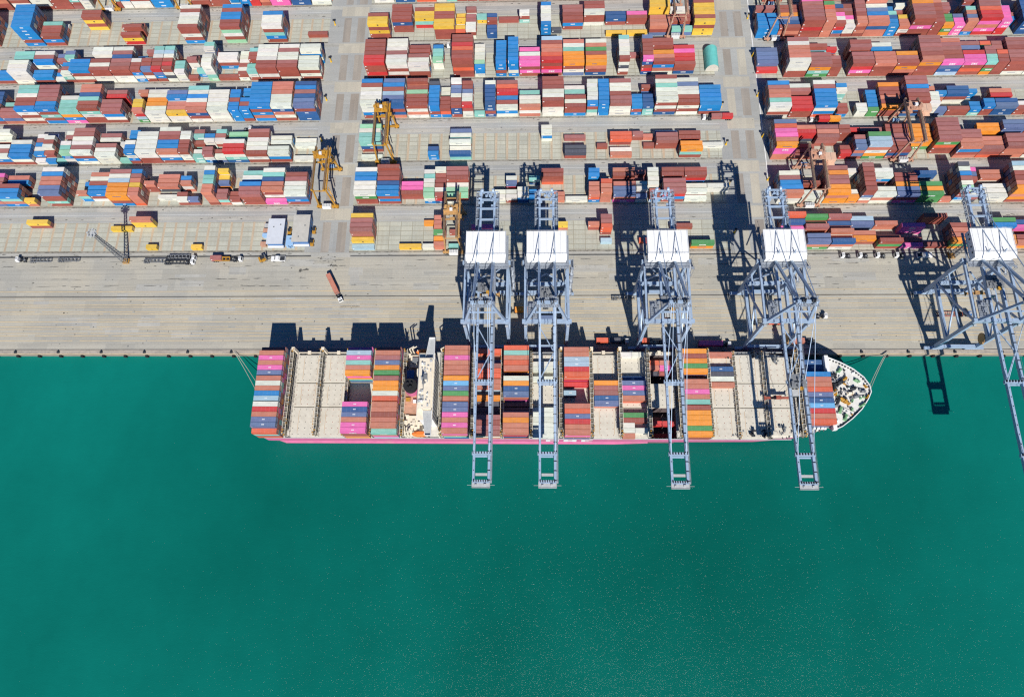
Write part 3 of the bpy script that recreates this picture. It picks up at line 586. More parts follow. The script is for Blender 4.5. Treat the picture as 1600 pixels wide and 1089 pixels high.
# side rail strip and pale margin along both edges
ed=MB()
for y,s in ((YN,1),(YS,-1)):
    ed.box(-136,122,min(y,y+s*.35),max(y,y+s*.35),9.25,9.8)
sp(ed,'bulwark_strip',M['lgrey'])
rp=MB(); r_=random.Random(4)
for x in [i*2.0-134 for i in range(128)]:
    if r_.random()<.75: rp.bx(x,YN+.7,9.7,r_.uniform(.2,.6),.3,r_.uniform(.5,1.0))
    if r_.random()<.5: rp.bx(x,YS-.7,9.7,r_.uniform(.2,.6),.3,r_.uniform(.5,1.0))
sp(rp,'deck_fittings',M['dark'])
# hatch covers
GRP=[(-18.55,-4.0),(-31.0,-19.0),(-46.3,-31.4)]
HB=[-132.,-115.9,-102.4,-88.4,-74.1,-40.,-24.7,-10.9,3.3,18.5,33.2,46.5,60.9,76.2,90.,103.8,118.1,134.9]
for b,xc in enumerate(HB):
    for gi,(ya,yb) in enumerate(GRP):
        if b==12 and gi!=1: continue
        if b==17: ya,yb=[(-15.2,-8.),(-27.8,-15.4),(-40.6,-28.1)][gi]
        hw=6.75 if 1<=b<=2 or b>14 else 6.5
        if b==16: ya,yb=[(-18.55,-5.2),(-31.0,-19.0),(-44.6,-31.4)][gi]
        mb=MB().box(xc-hw,xc+hw,ya,yb,9.24,11.0)
        mb.box(xc-hw+.3,xc+hw-.3,ya+.3,yb-.3,11.0,11.06)
        h=sp(mb,'hatch_cover',M['hatch'])
        ft=MB(); k=0
        for xx in (-5.9,-2.9,0.1,3.0,5.9):
            for j in range(5): ft.bx(xc+xx+r_.uniform(-.1,.1),ya+1.2+j*(yb-ya-2.4)/4,11.12,.28,.28,.12)
        f=ft.build('twistlock_socket',M['dark'] if (b+gi)%2 else M['red'],h)
        if b in (15,16,10,14,12,1,2):
            for xx in (-3.6,3.6): MB().sheet(xc+xx,xc+xx+.14,ya+1.6,yb-1.6,11.08).build('walkway_stripe',M['tanyel'],h)
# lashing bridges
LB=[-124.2,-109.1,-95.3,-81.2,-66.6,-47.6,-32.4,-17.8,-3.8,10.9,25.8,39.8,53.7,68.6,83.1,96.9,110.9,126.2]
for i,x in enumerate(LB):
    tall=i not in (15,16); zt=17.0 if tall else 12.8
    mb=MB().box(x-.7,x+.7,-46.2,-3.,zt-1.0,zt-.9).box(x-.6,x+.6,-46.2,-3.,zt-3.8,zt-3.7)
    y=-46.
    while y<-2.6:
        for xx in (x-.8,x+.8): mb.box(xx-.07,xx+.07,y-.07,y+.07,9.25,zt)
        y+=2.53
    lb=sp(mb,'lashing_bridge',M['bridge'])
    MB().box(x-.9,x-.72,-46.4,-2.7,zt,zt+.16).build('side_rail',M['cream'],lb); MB().box(x+.72,x+.9,-46.4,-2.7,zt,zt+.16).build('side_rail',M['cream'],lb)
    ct=MB(); y=-45.6
    while y<-2.8:
        ct.box(x-.71,x+.71,y-.09,y+.09,zt,zt+.12); y+=2.53
    ct.build('cross_walk',M['lgrey'],lb)
    ye=MB()
    for y in (-46.6,-45.4,-44.2,-2.9,-3.9): ye.bx(x+r_.uniform(-.7,.7),y,zt+.45,.7,.5,.6)
    for k in range(14): ye.bx(x+r_.choice((-1,1))*.9,r_.uniform(-44,-5),zt+.2,.3,.4,.4)
    ye.build('lashing_gear',M['yellow'] if tall else M['tanyel'],lb)
    if i in (0,1,2,9,10,11,12):
        gt=MB().box(x+1,x+12.5,-2.75,-2.25,10.2,10.5)
        gt.bx(x+6.8,-2.6,10.6,1.6,1.6,1.6); gt.bx(x+.4,-2.6,14.2,1.5,1.5,7.)
        gt.build('gangway_rail',M['cream'],lb)
# deck machinery on the bare foredeck and the near side
for (x,y,w,h,z0) in ((95,-43.6,2.8,4.,7),(97.5,-44.2,3,4.4,7),(103,-43.8,2.2,3.,8.7),(108.5,-44.,2,3.4,8.7),(112,-43.4,2.6,4.4,7),(117.5,-42.4,2.8,4.2,8.7),(113.,-5.2,2.6,3.6,7),(118,-6.6,2.6,4.,8.7),(107,-4.2,1.6,2.6,8.7),(88,-4.6,2,2.2,8.7),(94.,-4.6,2.2,2.2,8.7),(123.5,-40.5,2.4,4.,8.7),(124,-9,2.2,4,7)):
    mb=MB()
    z0+=2.3
    for k in range(14): mb.bx(x+r_.uniform(-w/2,w/2),y+r_.uniform(-h/2,h/2),z0+r_.uniform(.3,1.9),r_.uniform(.3,1.),r_.uniform(.3,1.),r_.uniform(.4,1.6))
    sp(mb,'deck_machine',M['grey'] if w>2.3 else M['dark'])
# raked side stays on the flared shoulder
fl=MB()
for k in range(9):
    x=121+k*2.1; y=-46.0+(k*.42); fl.bar((x,y+.4,9.3),(x+1.0,y+3.6,11.7),.35,.5); fl.box(x+.8,x+1.3,y+3.,y+3.7,9.3,11.6)
sp(fl,'flare_frame',M['dark'])
sh_=MB().add([(118,-46.0,7.3),(140,-41.5,7.3),(140,-38.6,7.5),(118,-42.6,7.5)],[(0,1,2,3)]); sp(MB().box(119,139,-41.6,-40.6,9.25,10.5),'side_house',M['white'])
# forecastle
fc=[(140.4,-43.1),(145.2,-40.9),(150.3,-37.2),(155.5,-32.4),(159.3,-27.2),(161.,-23.9),(160.7,-20.5),(158.4,-16.4),(153.9,-12.3),(148.5,-9.1),(144.1,-7.1),(140.4,-5.6)]
fb=[(140.4,-40.2),(145.2,-37.6),(150.3,-34.2),(154.8,-31.),(158.4,-27.),(160.2,-24.6),(158.6,-22.),(155.2,-18.3),(150.8,-14.6),(146.4,-12.2),(143.5,-10.4),(140.4,-9.1)]
sp(MB().prism(fc,9.2,13.6,0,fb),'forecastle',M['magenta'])
def inset(P,k): 
    cx=sum(p[0] for p in P)/len(P); cy=sum(p[1] for p in P)/len(P); return [(cx+(x-cx)*k,cy+(y-cy)*k) for x,y in P]
fd=sp(MB().prism(inset(fc,.985),13.61,13.72),'forecastle_deck',M['bowdeck'])
bw=MB()
for a,b in zip(fc,fc[1:]): bw.bar((a[0],a[1],14.2),(b[0],b[1],14.2),.4,1.25)
sp(bw,'bow_bulwark',M['white'])
sp(MB().box(140.1,141.9,-43.,-5.8,13.74,16.2),'breakwater',M['white'])
bwl=MB(); pts=inset(fc,.95)
for a,b in zip(pts,pts[1:]):
    L=math.dist(a,b); m_=int(L/1.35)
    for k in range(m_):
        t=(k+.5)/m_; bwl.bx(a[0]+(b[0]-a[0])*t,a[1]+(b[1]-a[1])*t,14.0,r_.uniform(.4,.9),r_.uniform(.3,.8),.6)
sp(bwl,'bulwark_stay',M['dark'])
def winch(x,y,m,s=1.,rz=0):
    mb=MB().bx(0,0,.2,3.2*s,1.6*s,.3).cyl((-1.1*s,0,.95),(.6*s,0,.95),.62*s,10).cyl((.75*s,0,.95),(.95*s,0,.95),.85*s,10).bx(1.3*s,.1,.8,.7*s,1.1*s,1.1)
    o=mb.build('winch',m); o.parent=ship; o.location=Vector((x,y,13.73))+OFF; o.rotation_euler.z=rz
for x,y,m,s,a in ((147.2,-13.2,'green',1,.9),(143.6,-15.5,'dark',1.2,.2),(146.6,-19.2,'dark',1.4,.6),(149,-17.6,'yellow',1,.6),(143.9,-21.3,'dark',1.3,1.5),(144.2,-24.2,'yellow',1,1.5),(147,-27.8,'yellow',1.3,-.6),(149,-29.3,'yellow',.8,-.6),(144.6,-28.6,'dark',1.2,1.2),(145.2,-33,'green',1,1.2),(152.3,-22.3,'dark',1.1,.3),(153.4,-26.2,'grey',1,.3),(155,-18.2,'green',.9,-.6),(157.2,-23.6,'grey',.8,0),(155.9,-30.6,'green',.9,.5),(147.2,-36.6,'green',1,1.2),(151,-24.5,'cream',1,0),(142.9,-18.6,'grey',1.,0),(143.2,-30.8,'grey',1,.3),(158.9,-26.4,'yellow',.6,1.),(158.8,-21,'yellow',.6,-1.)): winch(x,y,M[m],s,a)
bf=random.Random(14)
def inpoly(x,y):
    c=False
    for (x1,y1),(x2,y2) in zip(fc,fc[1:]+fc[:1]):
        if (y1>y)!=(y2>y) and x<(x2-x1)*(y-y1)/(y2-y1)+x1: c=not c
    return c
for mm_,nn in (('dark',24),('yellow',9),('grey',22),('green',8),('white',26)):
    for k in range(nn):
        x,y=bf.uniform(142.6,152),bf.gauss(-24.,5.5)
        if k%4==0: x,y=bf.uniform(143,158),bf.uniform(-40,-9)
        if not inpoly(x+2,y) or not inpoly(x-.5,y+.8) or not inpoly(x-.5,y-.8): continue
        fb_=MB().bx(0,0,.35,bf.uniform(.4,1.6),bf.uniform(.3,1.),bf.uniform(.4,1.1)).cyl((0,0,.3),(0,0,bf.uniform(.7,1.3)),.25,8)
        o=fb_.build('deck_fitting',M[mm_]); o.parent=ship; o.location=Vector((x,y,13.73))+OFF; o.rotation_euler.z=bf.uniform(0,3)
ch=MB()
for ya in (-20.5,-26.2): ch.bar((150,ya,13.85),(158.6,-24+(ya+24)*.5,13.85),.22)
ch.bar((146,-31,13.85),(154,-34.5,13.85),.15); ch.bar((146,-33.5,13.85),(151,-37,13.85),.15)
sp(ch,'anchor_chain',M['dark'])
mastf=MB().cyl((143.,-24.6,13.7),(143.,-24.6,21),.35,8).bar((143,-26.6,19),(143,-22.6,19),.25); sp(mastf,'foremast',M['cream'])
# accommodation block, bridge and funnel
sup=empty('accommodation_block',(0,0,0)); sup.parent=ship; sup.matrix_parent_inverse=Matrix.Translation(OFF)
MB().box(-57.,-50.4,-40.5,-9.5,9.24,27.6).build('house',M['white'],sup)
MB().box(-57.6,-50.1,-41.5,-8.6,27.6,28.0).build('bridge_deck',M['cream'],sup)
br=MB().box(-56.6,-51.,-36.5,-12.5,28.0,30.8).box(-57.,-50.6,-37,-12,30.8,31.05); br.build('wheelhouse',M['cream'],sup)
MB().box(-50.98,-50.9,-36.2,-12.8,28.9,30.2).build('bridge_window',M['glass'],sup)
for ya,yb in ((-49.3,-37.2),(-11.8,-1.)):
    w=MB().prism([(-54.6,max(ya,-37.2) if ya>-40 else -37.2),(-50.4,-37.2 if ya<-40 else -11.8),(-50.4,ya if ya<-40 else yb),(-53.0,ya if ya<-40 else yb)],28.02,28.4)
    w.build('bridge_wing',M['lgrey'],sup)
    rw=MB().box(-50.45,-50.25,ya,yb,28.4,29.5); e=ya if ya<-40 else yb-.2; rw.box(-53,-50.45,e,e+.2,28.4,29.5); rw.bar((-54.6,-37.2 if ya<-40 else -11.8,28.9),(-53,ya if ya<-40 else yb,28.9),.18,1.1)
    rw.build('wing_rail',M['white'],sup)
wn=MB()
for zz in range(6):
    for k in range(14):
        y=-39.3+k*2.1; wn.box(-50.38,-50.33,y,y+1.1,10.2+zz*2.9,11.5+zz*2.9)
wn.build('cabin_window',M['glass'],sup)
mm=MB().bar((-54.2,-24.6,31.1),(-54.2,-24.6,36.2),.6).bar((-54.2,-28.4,33.6),(-54.2,-20.8,33.6),.35).bar((-54.2,-26.5,35.2),(-54.2,-22.7,35.2),.35).bx(-54.2,-24.6,36.3,.5,3.2,.4).bx(-53.6,-21.5,31.5,1.6,2.4,.8); mm.build('radar_mast',M['grey'],sup)
rb=MB(); rq=random.Random(31)
for k in range(34): rb.bx(rq.uniform(-56.6,-51.2),rq.uniform(-36,-13),31.3,rq.uniform(.2,1.2),rq.uniform(.2,1.4),rq.uniform(.3,.9))
rb.build('roof_fitting',M['lgrey'],sup)
rl_=MB()
for xx in (-57.5,-50.2):
    rl_.box(xx-.05,xx+.05,-41.4,-8.7,28.95,29.05)
    for k in range(20): rl_.bx(xx,-41.3+k*1.7,28.5,.07,.07,1.)
rl_.build('bridge_rail',M['white'],sup)
rd=MB()
for x,y,s in ((-55.4,-15,.8),(-55,-33.5,.9),(-53,-18,.5),(-52.6,-30,.5),(-55.8,-29,.6)): rd.cyl((x,y,31.06),(x,y,31.06+s*1.4),s*.6,10)
rd.build('radar_dome',M['white'],sup)
cas=MB().box(-65.8,-57.1,-35.5,-13.5,9.24,16.8).box(-65.2,-58.5,-31,-19,16.8,19.5); sp(cas,'engine_casing',M['salmon'])
cd=MB().box(-66.2,-57.1,-46.,-35.6,9.24,13.2).box(-64.8,-58.,-44.,-36.6,13.2,15.4).box(-66.,-57.1,-13.4,-3.4,9.24,11.6).box(-64.5,-60.,-11.5,-5.,11.6,13.8)
for k in range(14): cd.bx(r_.uniform(-65,-58),r_.uniform(-45,-36),15.7,r_.uniform(.5,1.8),r_.uniform(.5,1.8),r_.uniform(.5,1.2))
sp(cd,'boat_deck',M['cream'])
fu=MB().cyl((-61.6,-24.6,19.5),(-61.6,-24.6,24.5),3.4,20); f=sp(fu,'funnel',M['magenta'])
ft=MB().cyl((-61.6,-24.6,24.5),(-61.6,-24.6,27.6),3.3,20)
for dx,dy,rr_ in ((-1,.6,.7),(.9,.8,.5),(.4,-1.2,.8),(-.9,-1.1,.4)): ft.cyl((-61.6+dx,-24.6+dy,27.6),(-61.6+dx,-24.6+dy,28.8),rr_,10)
ft.build('funnel_top',M['funnelblack'],f)
for k,(x,y,zz,sx,sy,sz,m) in enumerate(((-59.3,-16,19.6,1.2,4.,1.4,'cream'),(-58.6,-20.6,20.5,.9,3.8,2.,'blue'),(-58.4,-28.2,20.,1.,3.,1.6,'cream'),(-63.4,-29.6,19.8,2.2,1.8,.9,'yellow'),(-60.2,-30.6,20,1.5,1.5,1.5,'white'),(-59.,-12.4,13.6,1.4,4.2,2.,'grey'),(-63.5,-16.,16.6,3.6,4.2,1.2,'blue'),(-62,-8,14.2,3,3,1.2,'grey'))):
    sp(MB().bx(x,y,zz,sx,sy,sz),'deck_vent',M[m])
def boat(x,y,zz):
    mb=MB(); n_=8; prof=[(-4.2,.25,.5),(-3.3,1.1,.9),(-1.5,1.5,1.2),(1.5,1.5,1.2),(3.3,1.1,1.),(4.2,.25,.6)]
    vs=[]; 
    for px,w,h in prof:
        for k in range(n_): a=2*math.pi*k/n_; vs.append((x+px,y+math.cos(a)*w,zz+math.sin(a)*h*1.25))
    mb.add(vs,[(r*n_+k,r*n_+(k+1)%n_,(r+1)*n_+(k+1)%n_,(r+1)*n_+k) for r in range(5) for k in range(n_)]+[tuple(range(n_))[::-1],tuple(range(5*n_,6*n_))]); return mb
for y in (-45.6,-3.9):
    b=sp(boat(-57.4,y,15.4),'lifeboat',M['orange']); MB().bx(-57.4,y,16.9,3.2,1.4,.7).build('cabin',M['orange'],b)
    dv=MB()
    for x in (-60.6,-54.2): dv.bar((x,y+1.6*(1 if y<-20 else -1),11),(x,y+.4,17.8),.3); 
    sp(dv,'davit',M['cream'])
st2=MB()
for y in (-46.,-3.4):
    for x in (-64.4,-63,-48.6): st2.bar((x,y,9.3),(x,y,19.),.6); st2.bar((x,y,19.),(x+2.4,y+1.,20),.4)
sp(st2,'provision_crane',M['cream'])

# mooring ropes: things of their own between ship and bollards
def rope(a,b,lab,sag=1.2):
    mb=MB(); a=Vector(a); b=Vector(b); p=a
    for k in range(1,9):
        t=k/8; q_=a.lerp(b,t); q_.z-=sag*4*t*(1-t); mb.bar(p,q_,.22); p=q_
    tag(mb.build('mooring_rope',M['rope']),lab,'rope','mooring ropes')
rope((-142.9,-19,9.6),(-160.6,1.35,.6),'upper stern mooring rope from the ship to the quay'); rope((-142.9,-23,9.6),(-161.2,1.3,.6),'lower stern mooring rope from the ship to the quay')
rope((160.6,-21,14.6),(178.4,1.35,.6),'left bow mooring rope from the bow tip to the quay'); rope((160.9,-22.5,14.6),(178.9,1.3,.6),'right bow mooring rope from the bow tip to the quay')

# ------------------------------------------------------------ ship-to-shore cranes
crane=empty('quay_crane',(0,0,0),0)
st_m=M['steel']; G=M['steel2']
for x in (-10.2,10.2):
    for y in (2.75,33.2):
        s=1 if y>10 else -1
        MB().bar((x,y,4.6),(x*.99,y,41.2),1.5,1.9,0,1.3,1.7).build('leg',st_m,crane)
        b=MB().box(x-4.6,x+4.6,y-.7,y+.7,1.5,2.7).box(x-1,x+1,y-.6,y+.6,2.7,4.2); bg=b.build('bogie',st_m,crane)
        w=MB()
        for k in range(8): w.cyl((x-4.2+k*1.2,y-.35,.55),(x-4.2+k*1.2,y+.35,.55),.52,10)
        w.build('wheel',M['dark'],bg)
for y in (2.75,33.2): MB().box(-10.2,10.2,y-.75,y+.75,3.4,5.2).build('sill_beam',st_m,crane)
for y,zz in ((33.2,15.),(2.75,41.),(33.2,41.)):
    MB().box(-11.6 if zz>20 else -9.4,11.6 if zz>20 else 9.4,y-.85,y+.85,zz-1.,zz+1.).build('cross_beam',st_m,crane)
for x in (-10.2,10.2):
    MB().box(x-.65,x+.65,3.7,32.3,13.9,16.1).build('portal_beam',st_m,crane)
    MB().box(x-.55,x+.55,3.7,32.3,40.2,41.6).build('upper_beam',st_m,crane)
    MB().bar((x,33.0,16.2),(x,17.5,27.2),.85).build('side_brace',st_m,crane); MB().bar((x,17.5,27.2),(x,3.,40.),.85).build('side_brace',st_m,crane)
    MB().bar((x,3.2,16.),(x,17.5,27.),.6).build('side_brace',st_m,crane); MB().box(x-.35,x+.35,3.7,32.2,26.8,27.6).build('side_tie',st_m,crane)
MB().bar((-10,33.2,16),(0,33.2,28),.6).bar((10,33.2,16),(0,33.2,28),.6).build('rear_brace',st_m,crane)
MB().bar((-10,33.2,40.),(-3.5,33.2,30),.5).bar((10,33.2,40.),(3.5,33.2,30),.5).build('rear_strut',st_m,crane)
for x in (-3.35,3.35):
    MB().box(x-.5,x+.5,1.6,71.,41.6,43.6).build('trolley_girder',st_m,crane)
    bm=MB().box(x-.5,x+.5,-72.6,1.2,41.6,43.4).build('boom',st_m,crane)
    tk=MB(); y=-72
    while y<1: tk.box(x-.15 if x<0 else x-.75,x+.75 if x>0 else x+.15,y,y+.3,43.41,43.65); y+=4.2
    tk.build('boom_bracket',M['dark'],bm)
wk=MB().box(3.9,4.7,-73,70,42.2,42.3)
for y in range(-72,70,4): wk.bx(4.65,y,42.8,.09,.09,1.1)
wk.box(4.62,4.68,-73,70,43.3,43.38); wk.build('walkway',M['grating'],crane)
for y,w in ((-27,9.),(-60,8.6),(-72.4,7.4)):
    b=MB().bx(0,y,42.5,w,1.5,1.5).bx(0,y-1.3,41.9,w*.9,.6,.3); c=b.build('boom_cross_beam',st_m,crane)
    d=MB()
    for k in range(7): d.bx(-w/2+.6+k*(w-1.2)/6,y+.2,43.6,.4,.9,.8)
    d.build('sheave_block',M['dark'],c)
tp=MB().bx(0,-74.0,43.0,7.6,2.2,.4).bx(-2.2,-74.,43.5,.9,.8,.6).bx(1.8,-73.8,43.5,1.1,.8,.6).bx(0,-69.2,42,5.2,1.2,.2); 
for x in (-3.9,3.9): tp.bx(x,-73.7,42.8,.15,2.8,1.2)
tp.bx(0,-75.0,42.8,7.9,.15,1.2); tp.bar((-6,-74,43),(-3.6,-74,43),.12).bar((3.6,-74,43),(6,-74,43),.12); tp.build('boom_tip_platform',M['lgrey'],crane)
for a,b in (((-3.2,-1,42.6),(3.2,-13,42.6)),((3.2,-13,42.6),(-3.2,-26,42.6)),((-3.2,-27,42.6),(3.2,-27,42.6))): MB().bar(a,b,.45).build('boom_brace',st_m,crane)
for y in (49.5,55.5,61.5,66.5,70.6):
    MB().bx(0,y,42.7,6.2,.5,.5).bx(0,y,43.9,10.6,.3,.3).build('girder_tie',st_m,crane)
for x in (-5.2,5.2):
    sc=MB().box(x-.55,x+.55,47.5,71,41.9,42.05)
    for y in range(48,72,2):
        for xx in (x-.5,x+.5): sc.bx(xx,y,42.9,.12,.12,1.9)
        sc.bx(x,y,42.3,1.2,.5,.5)
    for xx in (x-.5,x+.5): sc.box(xx-.06,xx+.06,47.5,71,43.7,43.82)
    sc.build('rear_walkway',M['grating'],crane)
rs=MB()
for k in range(26): rs.bx(random.uniform(-4.6,4.6),random.uniform(63,71.6),random.uniform(42.3,44.6),random.uniform(.4,1.6),random.uniform(.4,1.4),random.uniform(.4,1.3))
rs.cyl((-3.2,71,44.4),(-2.2,71,44.4),1.,12).cyl((2.2,71,44.4),(3.2,71,44.4),1.,12); rs.build('rear_sheave_frame',st_m,crane)
# machinery house
ho=empty('machinery_house',(0,0,0)); ho.parent=crane
MB().box(-9.2,9.2,31.6,45.6,44.,48.6).build('wall',M['white'],ho)
rf=MB(); rf.add([(-9.6,33.4,48.62),(9.6,33.4,48.62),(9.6,46.,48.62),(-9.6,46.,48.62),(-9.6,33.4,49.25),(9.6,33.4,49.25),(9.6,46.,49.0),(-9.6,46.,49.0),(-9.4,30.7,48.3),(9.4,30.7,48.3)],[(4,5,6,7),(0,1,5,4),(1,2,6,5),(2,3,7,6),(3,0,4,7),(8,9,5,4),(8,4,0),(9,1,5),(8,0,1,9)])
rf.build('roof',M['roofwhite'],ho)
sm=MB()
for k in range(1,6): sm.box(-9.5+k*3.2,-9.5+k*3.2+.06,33.6,45.8,49.2,49.28)
for x in (-9.5,9.4): sm.box(x,x+.1,33.5,46,49.9,49.98)
for y in (33.6,45.9):
    sm.box(-9.5,9.5,y,y+.07,49.9,49.97)
    for k in range(12): sm.bx(-9.4+k*1.7,y+.03,49.6,.06,.06,.7)
sm.build('roof_rail',M['lgrey'],ho)
wd=MB()
for x in (-9.28,9.21):
    for yy,z0 in ((34,46.4),(37,46.4),(41,46.2),(43.4,46.2)): wd.box(x,x+.07,yy,yy+.9,z0,z0+.9)
wd.build('louvre',M['dark'],ho)
pf=MB().box(-10.4,10.8,28.6,31.3,43.7,43.9).box(-10.6,-9.4,31.3,46.4,43.5,43.7).box(9.4,10.6,31.3,46.4,43.5,43.7)
for k in range(15):
    pf.bx(-10.2+k*1.45,28.75,44.5,.1,.1,1.2)
pf.box(-10.4,10.8,28.7,28.8,45.,45.1).box(-10.4,10.8,28.7,28.8,44.4,44.46)
pf.build('house_platform',M['grating'],crane)
# A-frame, back struts, stays
for x in (-1,1):
    MB().bar((x*9.4,2.75,42.),(x*3.9,1.6,67.5),1.1,1.3,0,.9,1.).build('a_frame_leg',st_m,crane)
    MB().bar((x*3.7,33.,43.4),(x*3.7,2.6,66.8),1.,1.15).build('back_strut',st_m,crane)
    MB().bar((x*3.8,1.8,68.2),(x*3.7,57.,43.8),.30).build('back_stay',st_m,crane)
    MB().bar((x*3.6,1.2,68.2),(x*3.4,-27,43.6),.22).build('fore_stay',st_m,crane)
    MB().bar((x*2.9,1.2,68.4),(x*3.4,-60,43.6),.20).build('fore_stay',st_m,crane)
    hb=MB()
    for d in (-1.6,1.6): hb.bar((x*3.7+d,31.6,44.),(x*3.7,33.6,51.),.14)
    hb.bar((x*3.7,34,49.2),(x*3.7,34,51.6),.35); hb.build('stay_support',st_m,crane)
MB().bar((-4.6,1.6,67.6),(4.6,1.6,67.6),1.2).build('apex_beam',st_m,crane)
ap=MB().box(-4.9,4.9,-.4,4.2,66.4,66.55)
for k in range(9):
    for y in (-.4,4.2): ap.bx(-4.8+k*1.2,y,67.2,.1,.1,1.3)
for k in range(18): ap.bx(random.uniform(-4.4,4.4),random.uniform(0,3.8),random.uniform(66.8,68.8),random.uniform(.3,1.1),random.uniform(.3,1.1),random.uniform(.4,1.4))
ap.build('apex_platform',M['grating'],crane)
sh=MB()
for x in (-2.6,-1.6,1.6,2.6): sh.cyl((x-.2,1.6,69.),(x+.2,1.6,69.),.9,12)
sh.build('apex_sheave',M['dark'],crane)
MB().bar((-6.7,2.3,54.),(6.7,2.3,54.),.7).build('a_frame_tie',st_m,crane)
# front landings, ladders and the stair on the landward leg
ld=MB()
for k in range(10): ld.bx(-6.4+random.uniform(-3,3),9+random.uniform(-4,4),42.5+random.uniform(0,2.2),random.uniform(.5,2.2),random.uniform(.5,2.),random.uniform(.2,.6))
ld.box(-9,-4.4,3.8,12.6,42.0,42.15)
for k in range(8): ld.box(-8.8,-4.6,4.2+k*1.05,4.3+k*1.05,42.9,43.)
ld.build('landing',M['grating'],crane)
sr=MB()
for k in range(9):
    z0=6+k*4; y0,y1=(29.5,35.5) if k%2 else (35.5,29.5)
    sr.bar((12.4,y0,z0),(12.4,y1,z0+4),.9,.2); sr.box(11.7,13.1,y1-.7,y1+.7,z0+4,z0+4.12); sr.bar((13.,y0,z0+1),(13.,y1,z0+5),.08); 
for y in (28.8,36.2):
    for x in (11.8,13.1): sr.bar((x,y,5.),(x,y,42.5),.12)
sr.build('stair_tower',M['grating'],crane)
MB().cyl((8.6,2.2,12),(9.1,2.2,12),.3,8).cyl((9.15,4.6,11.),(9.7,4.6,11.),2.9,24).build('cable_reel',M['tanyel'],crane)
fl_=MB()
for x in (-10,10): fl_.bx(x,1.2,39.,1.2,.6,.8)
for y in (-20,-40,-55): fl_.bx(3.4,y,41.3,.8,.8,.5)
fl_.build('floodlight',M['lgrey'],crane)
# trolley, cab and spreader as a movable sub-group (made per crane)
def trolley(root,ty,dz,sprd):
    t=MB().bx(0,ty,43.7,7.6,6.4,.7)
    for k in range(12): t.bx(random.uniform(-2.6,2.6),ty+random.uniform(-2.8,2.8),random.uniform(44,45),random.uniform(.5,1.6),random.uniform(.5,1.6),random.uniform(.5,1.4))
    t=t.build('trolley',M['grey'],root)
    c=MB().box(-1.9,.9,ty-6.2,ty-3.2,38.6,41.3).build('operator_cab',M['lgrey'],t); MB().box(-1.8,.8,ty-6.26,ty-6.21,39,40.8).build('cab_window',M['glass'],c)
    MB().bx(1.2,ty-3.6,44.4,1.6,1.4,1.).build('trolley_drive',M['yellow'],t)
    s=MB().bx(0,ty,dz,12.1,1.1,.5).bx(0,ty,dz+.9,3.6,1.8,.9)
    for x in (-5.9,5.9): s.bx(x,ty,dz-.1,.5,2.4,.5)
    s=s.build('spreader',M['red'] if sprd else M['tanyel'],root)
    cb=MB()
    for x in (-1.5,1.5):
        for y in (-.7,.7): cb.bar((x,ty+y,dz+1.3),(x,ty+y*2.4,43.4),.07)
    cb.build('hoist_rope',M['dark'],s)
CR=[(-25.2,20,33,0,"grey-blue quay crane leftmost of five, boom just ahead of the ship's bridge"),(3.8,16,30,0,"grey-blue quay crane second from left, boom over white blocks on the ship"),
    (61.0,11,31,0,"grey-blue middle quay crane, boom over the ship's open dark holds"),(115.6,-27,14.5,1,"grey-blue quay crane over the bare foredeck, second from the right"),(211.3,21,30,0,"grey-blue quay crane at the right edge, boom over open water")]
roots=[]
for i,(x,ty,dz,sp_,lab) in enumerate(CR):
    r=crane if i==4 else copy_tree(crane)
    roots.append(r)
for r,(x,ty,dz,sp_,lab) in zip(roots,CR):
    r.location=(x,0,0.01); tag(r,lab,'crane','ship-to-shore cranes on the quay'); trolley(r,ty,dz,sp_)
# ------------------------------------------------------------ yard gantry cranes
def gantry(m):
    root=empty('yard_gantry_crane',(0,0,0))
    for y in (0,24.):
        for s in (-1,1): MB().bar((s*4.7,y,1.9),(s*3.3,y,20.6),.8,.7,0,.72,.65).build('leg',m,root)
        MB().box(-6.2,6.2,y-.55,y+.55,1.2,2.2).build('sill_beam',m,root)
        MB().bx(0,y,17.9,6.6,.4,.5).build('end_tie',m,root)
        w=MB()
        for x in (-5.5,-3.9,3.9,5.5): w.cyl((x,y-.35,.62),(x,y+.35,.62),.62,12)
        w.build('wheel',M['tyre'],root)
        d=MB()
        for k in range(12): d.bx(random.uniform(-5.8,5.8),y+random.choice((-1,1))*random.uniform(.6,1.),random.uniform(1.,2.4),random.uniform(.4,1.2),.6,random.uniform(.4,1.))
        d.build('drive_unit',m,root)
    for s in (-1,1):
        g=MB().box(s*3.3-.47,s*3.3+.47,-1.6,25.6,20.6,22.4).build('top_girder',m,root); MB().box(s*3.3-.42,s*3.3+.42,-1.5,25.5,22.41,22.45).build('trolley_track',M['track'],g)
    wk=MB().box(4.1,4.9,-1.5,25.5,21,21.1)
    for k in range(14): wk.bx(4.85,-1+k*2,21.7,.08,.08,1.2)
    wk.box(4.82,4.88,-1.5,25.5,22.2,22.28); wk.build('walkway',m,root)
    p=MB().bx(0,-.9,3.2,4.8,2.6,2.0); p=p.build('power_unit',M['white'],root)
    q=MB()
    for k in range(5): q.bx(-1.8+k*.9,-.9,4.4,.5,1.6,.5)
    q.build('radiator',M['lgrey'],p)
    MB().bx(0,25.2,3.,3.4,1.4,1.6).build('electric_house',M['skyblue'],root)
    ls=MB()
    for k in range(5): ls.bar((5.2,.6,2.2+k*3.7),(4.0,3.2 if k%2 else .2,5.9+k*3.7),.5,.12)
    ls.build('ladder',m,root)
    return root
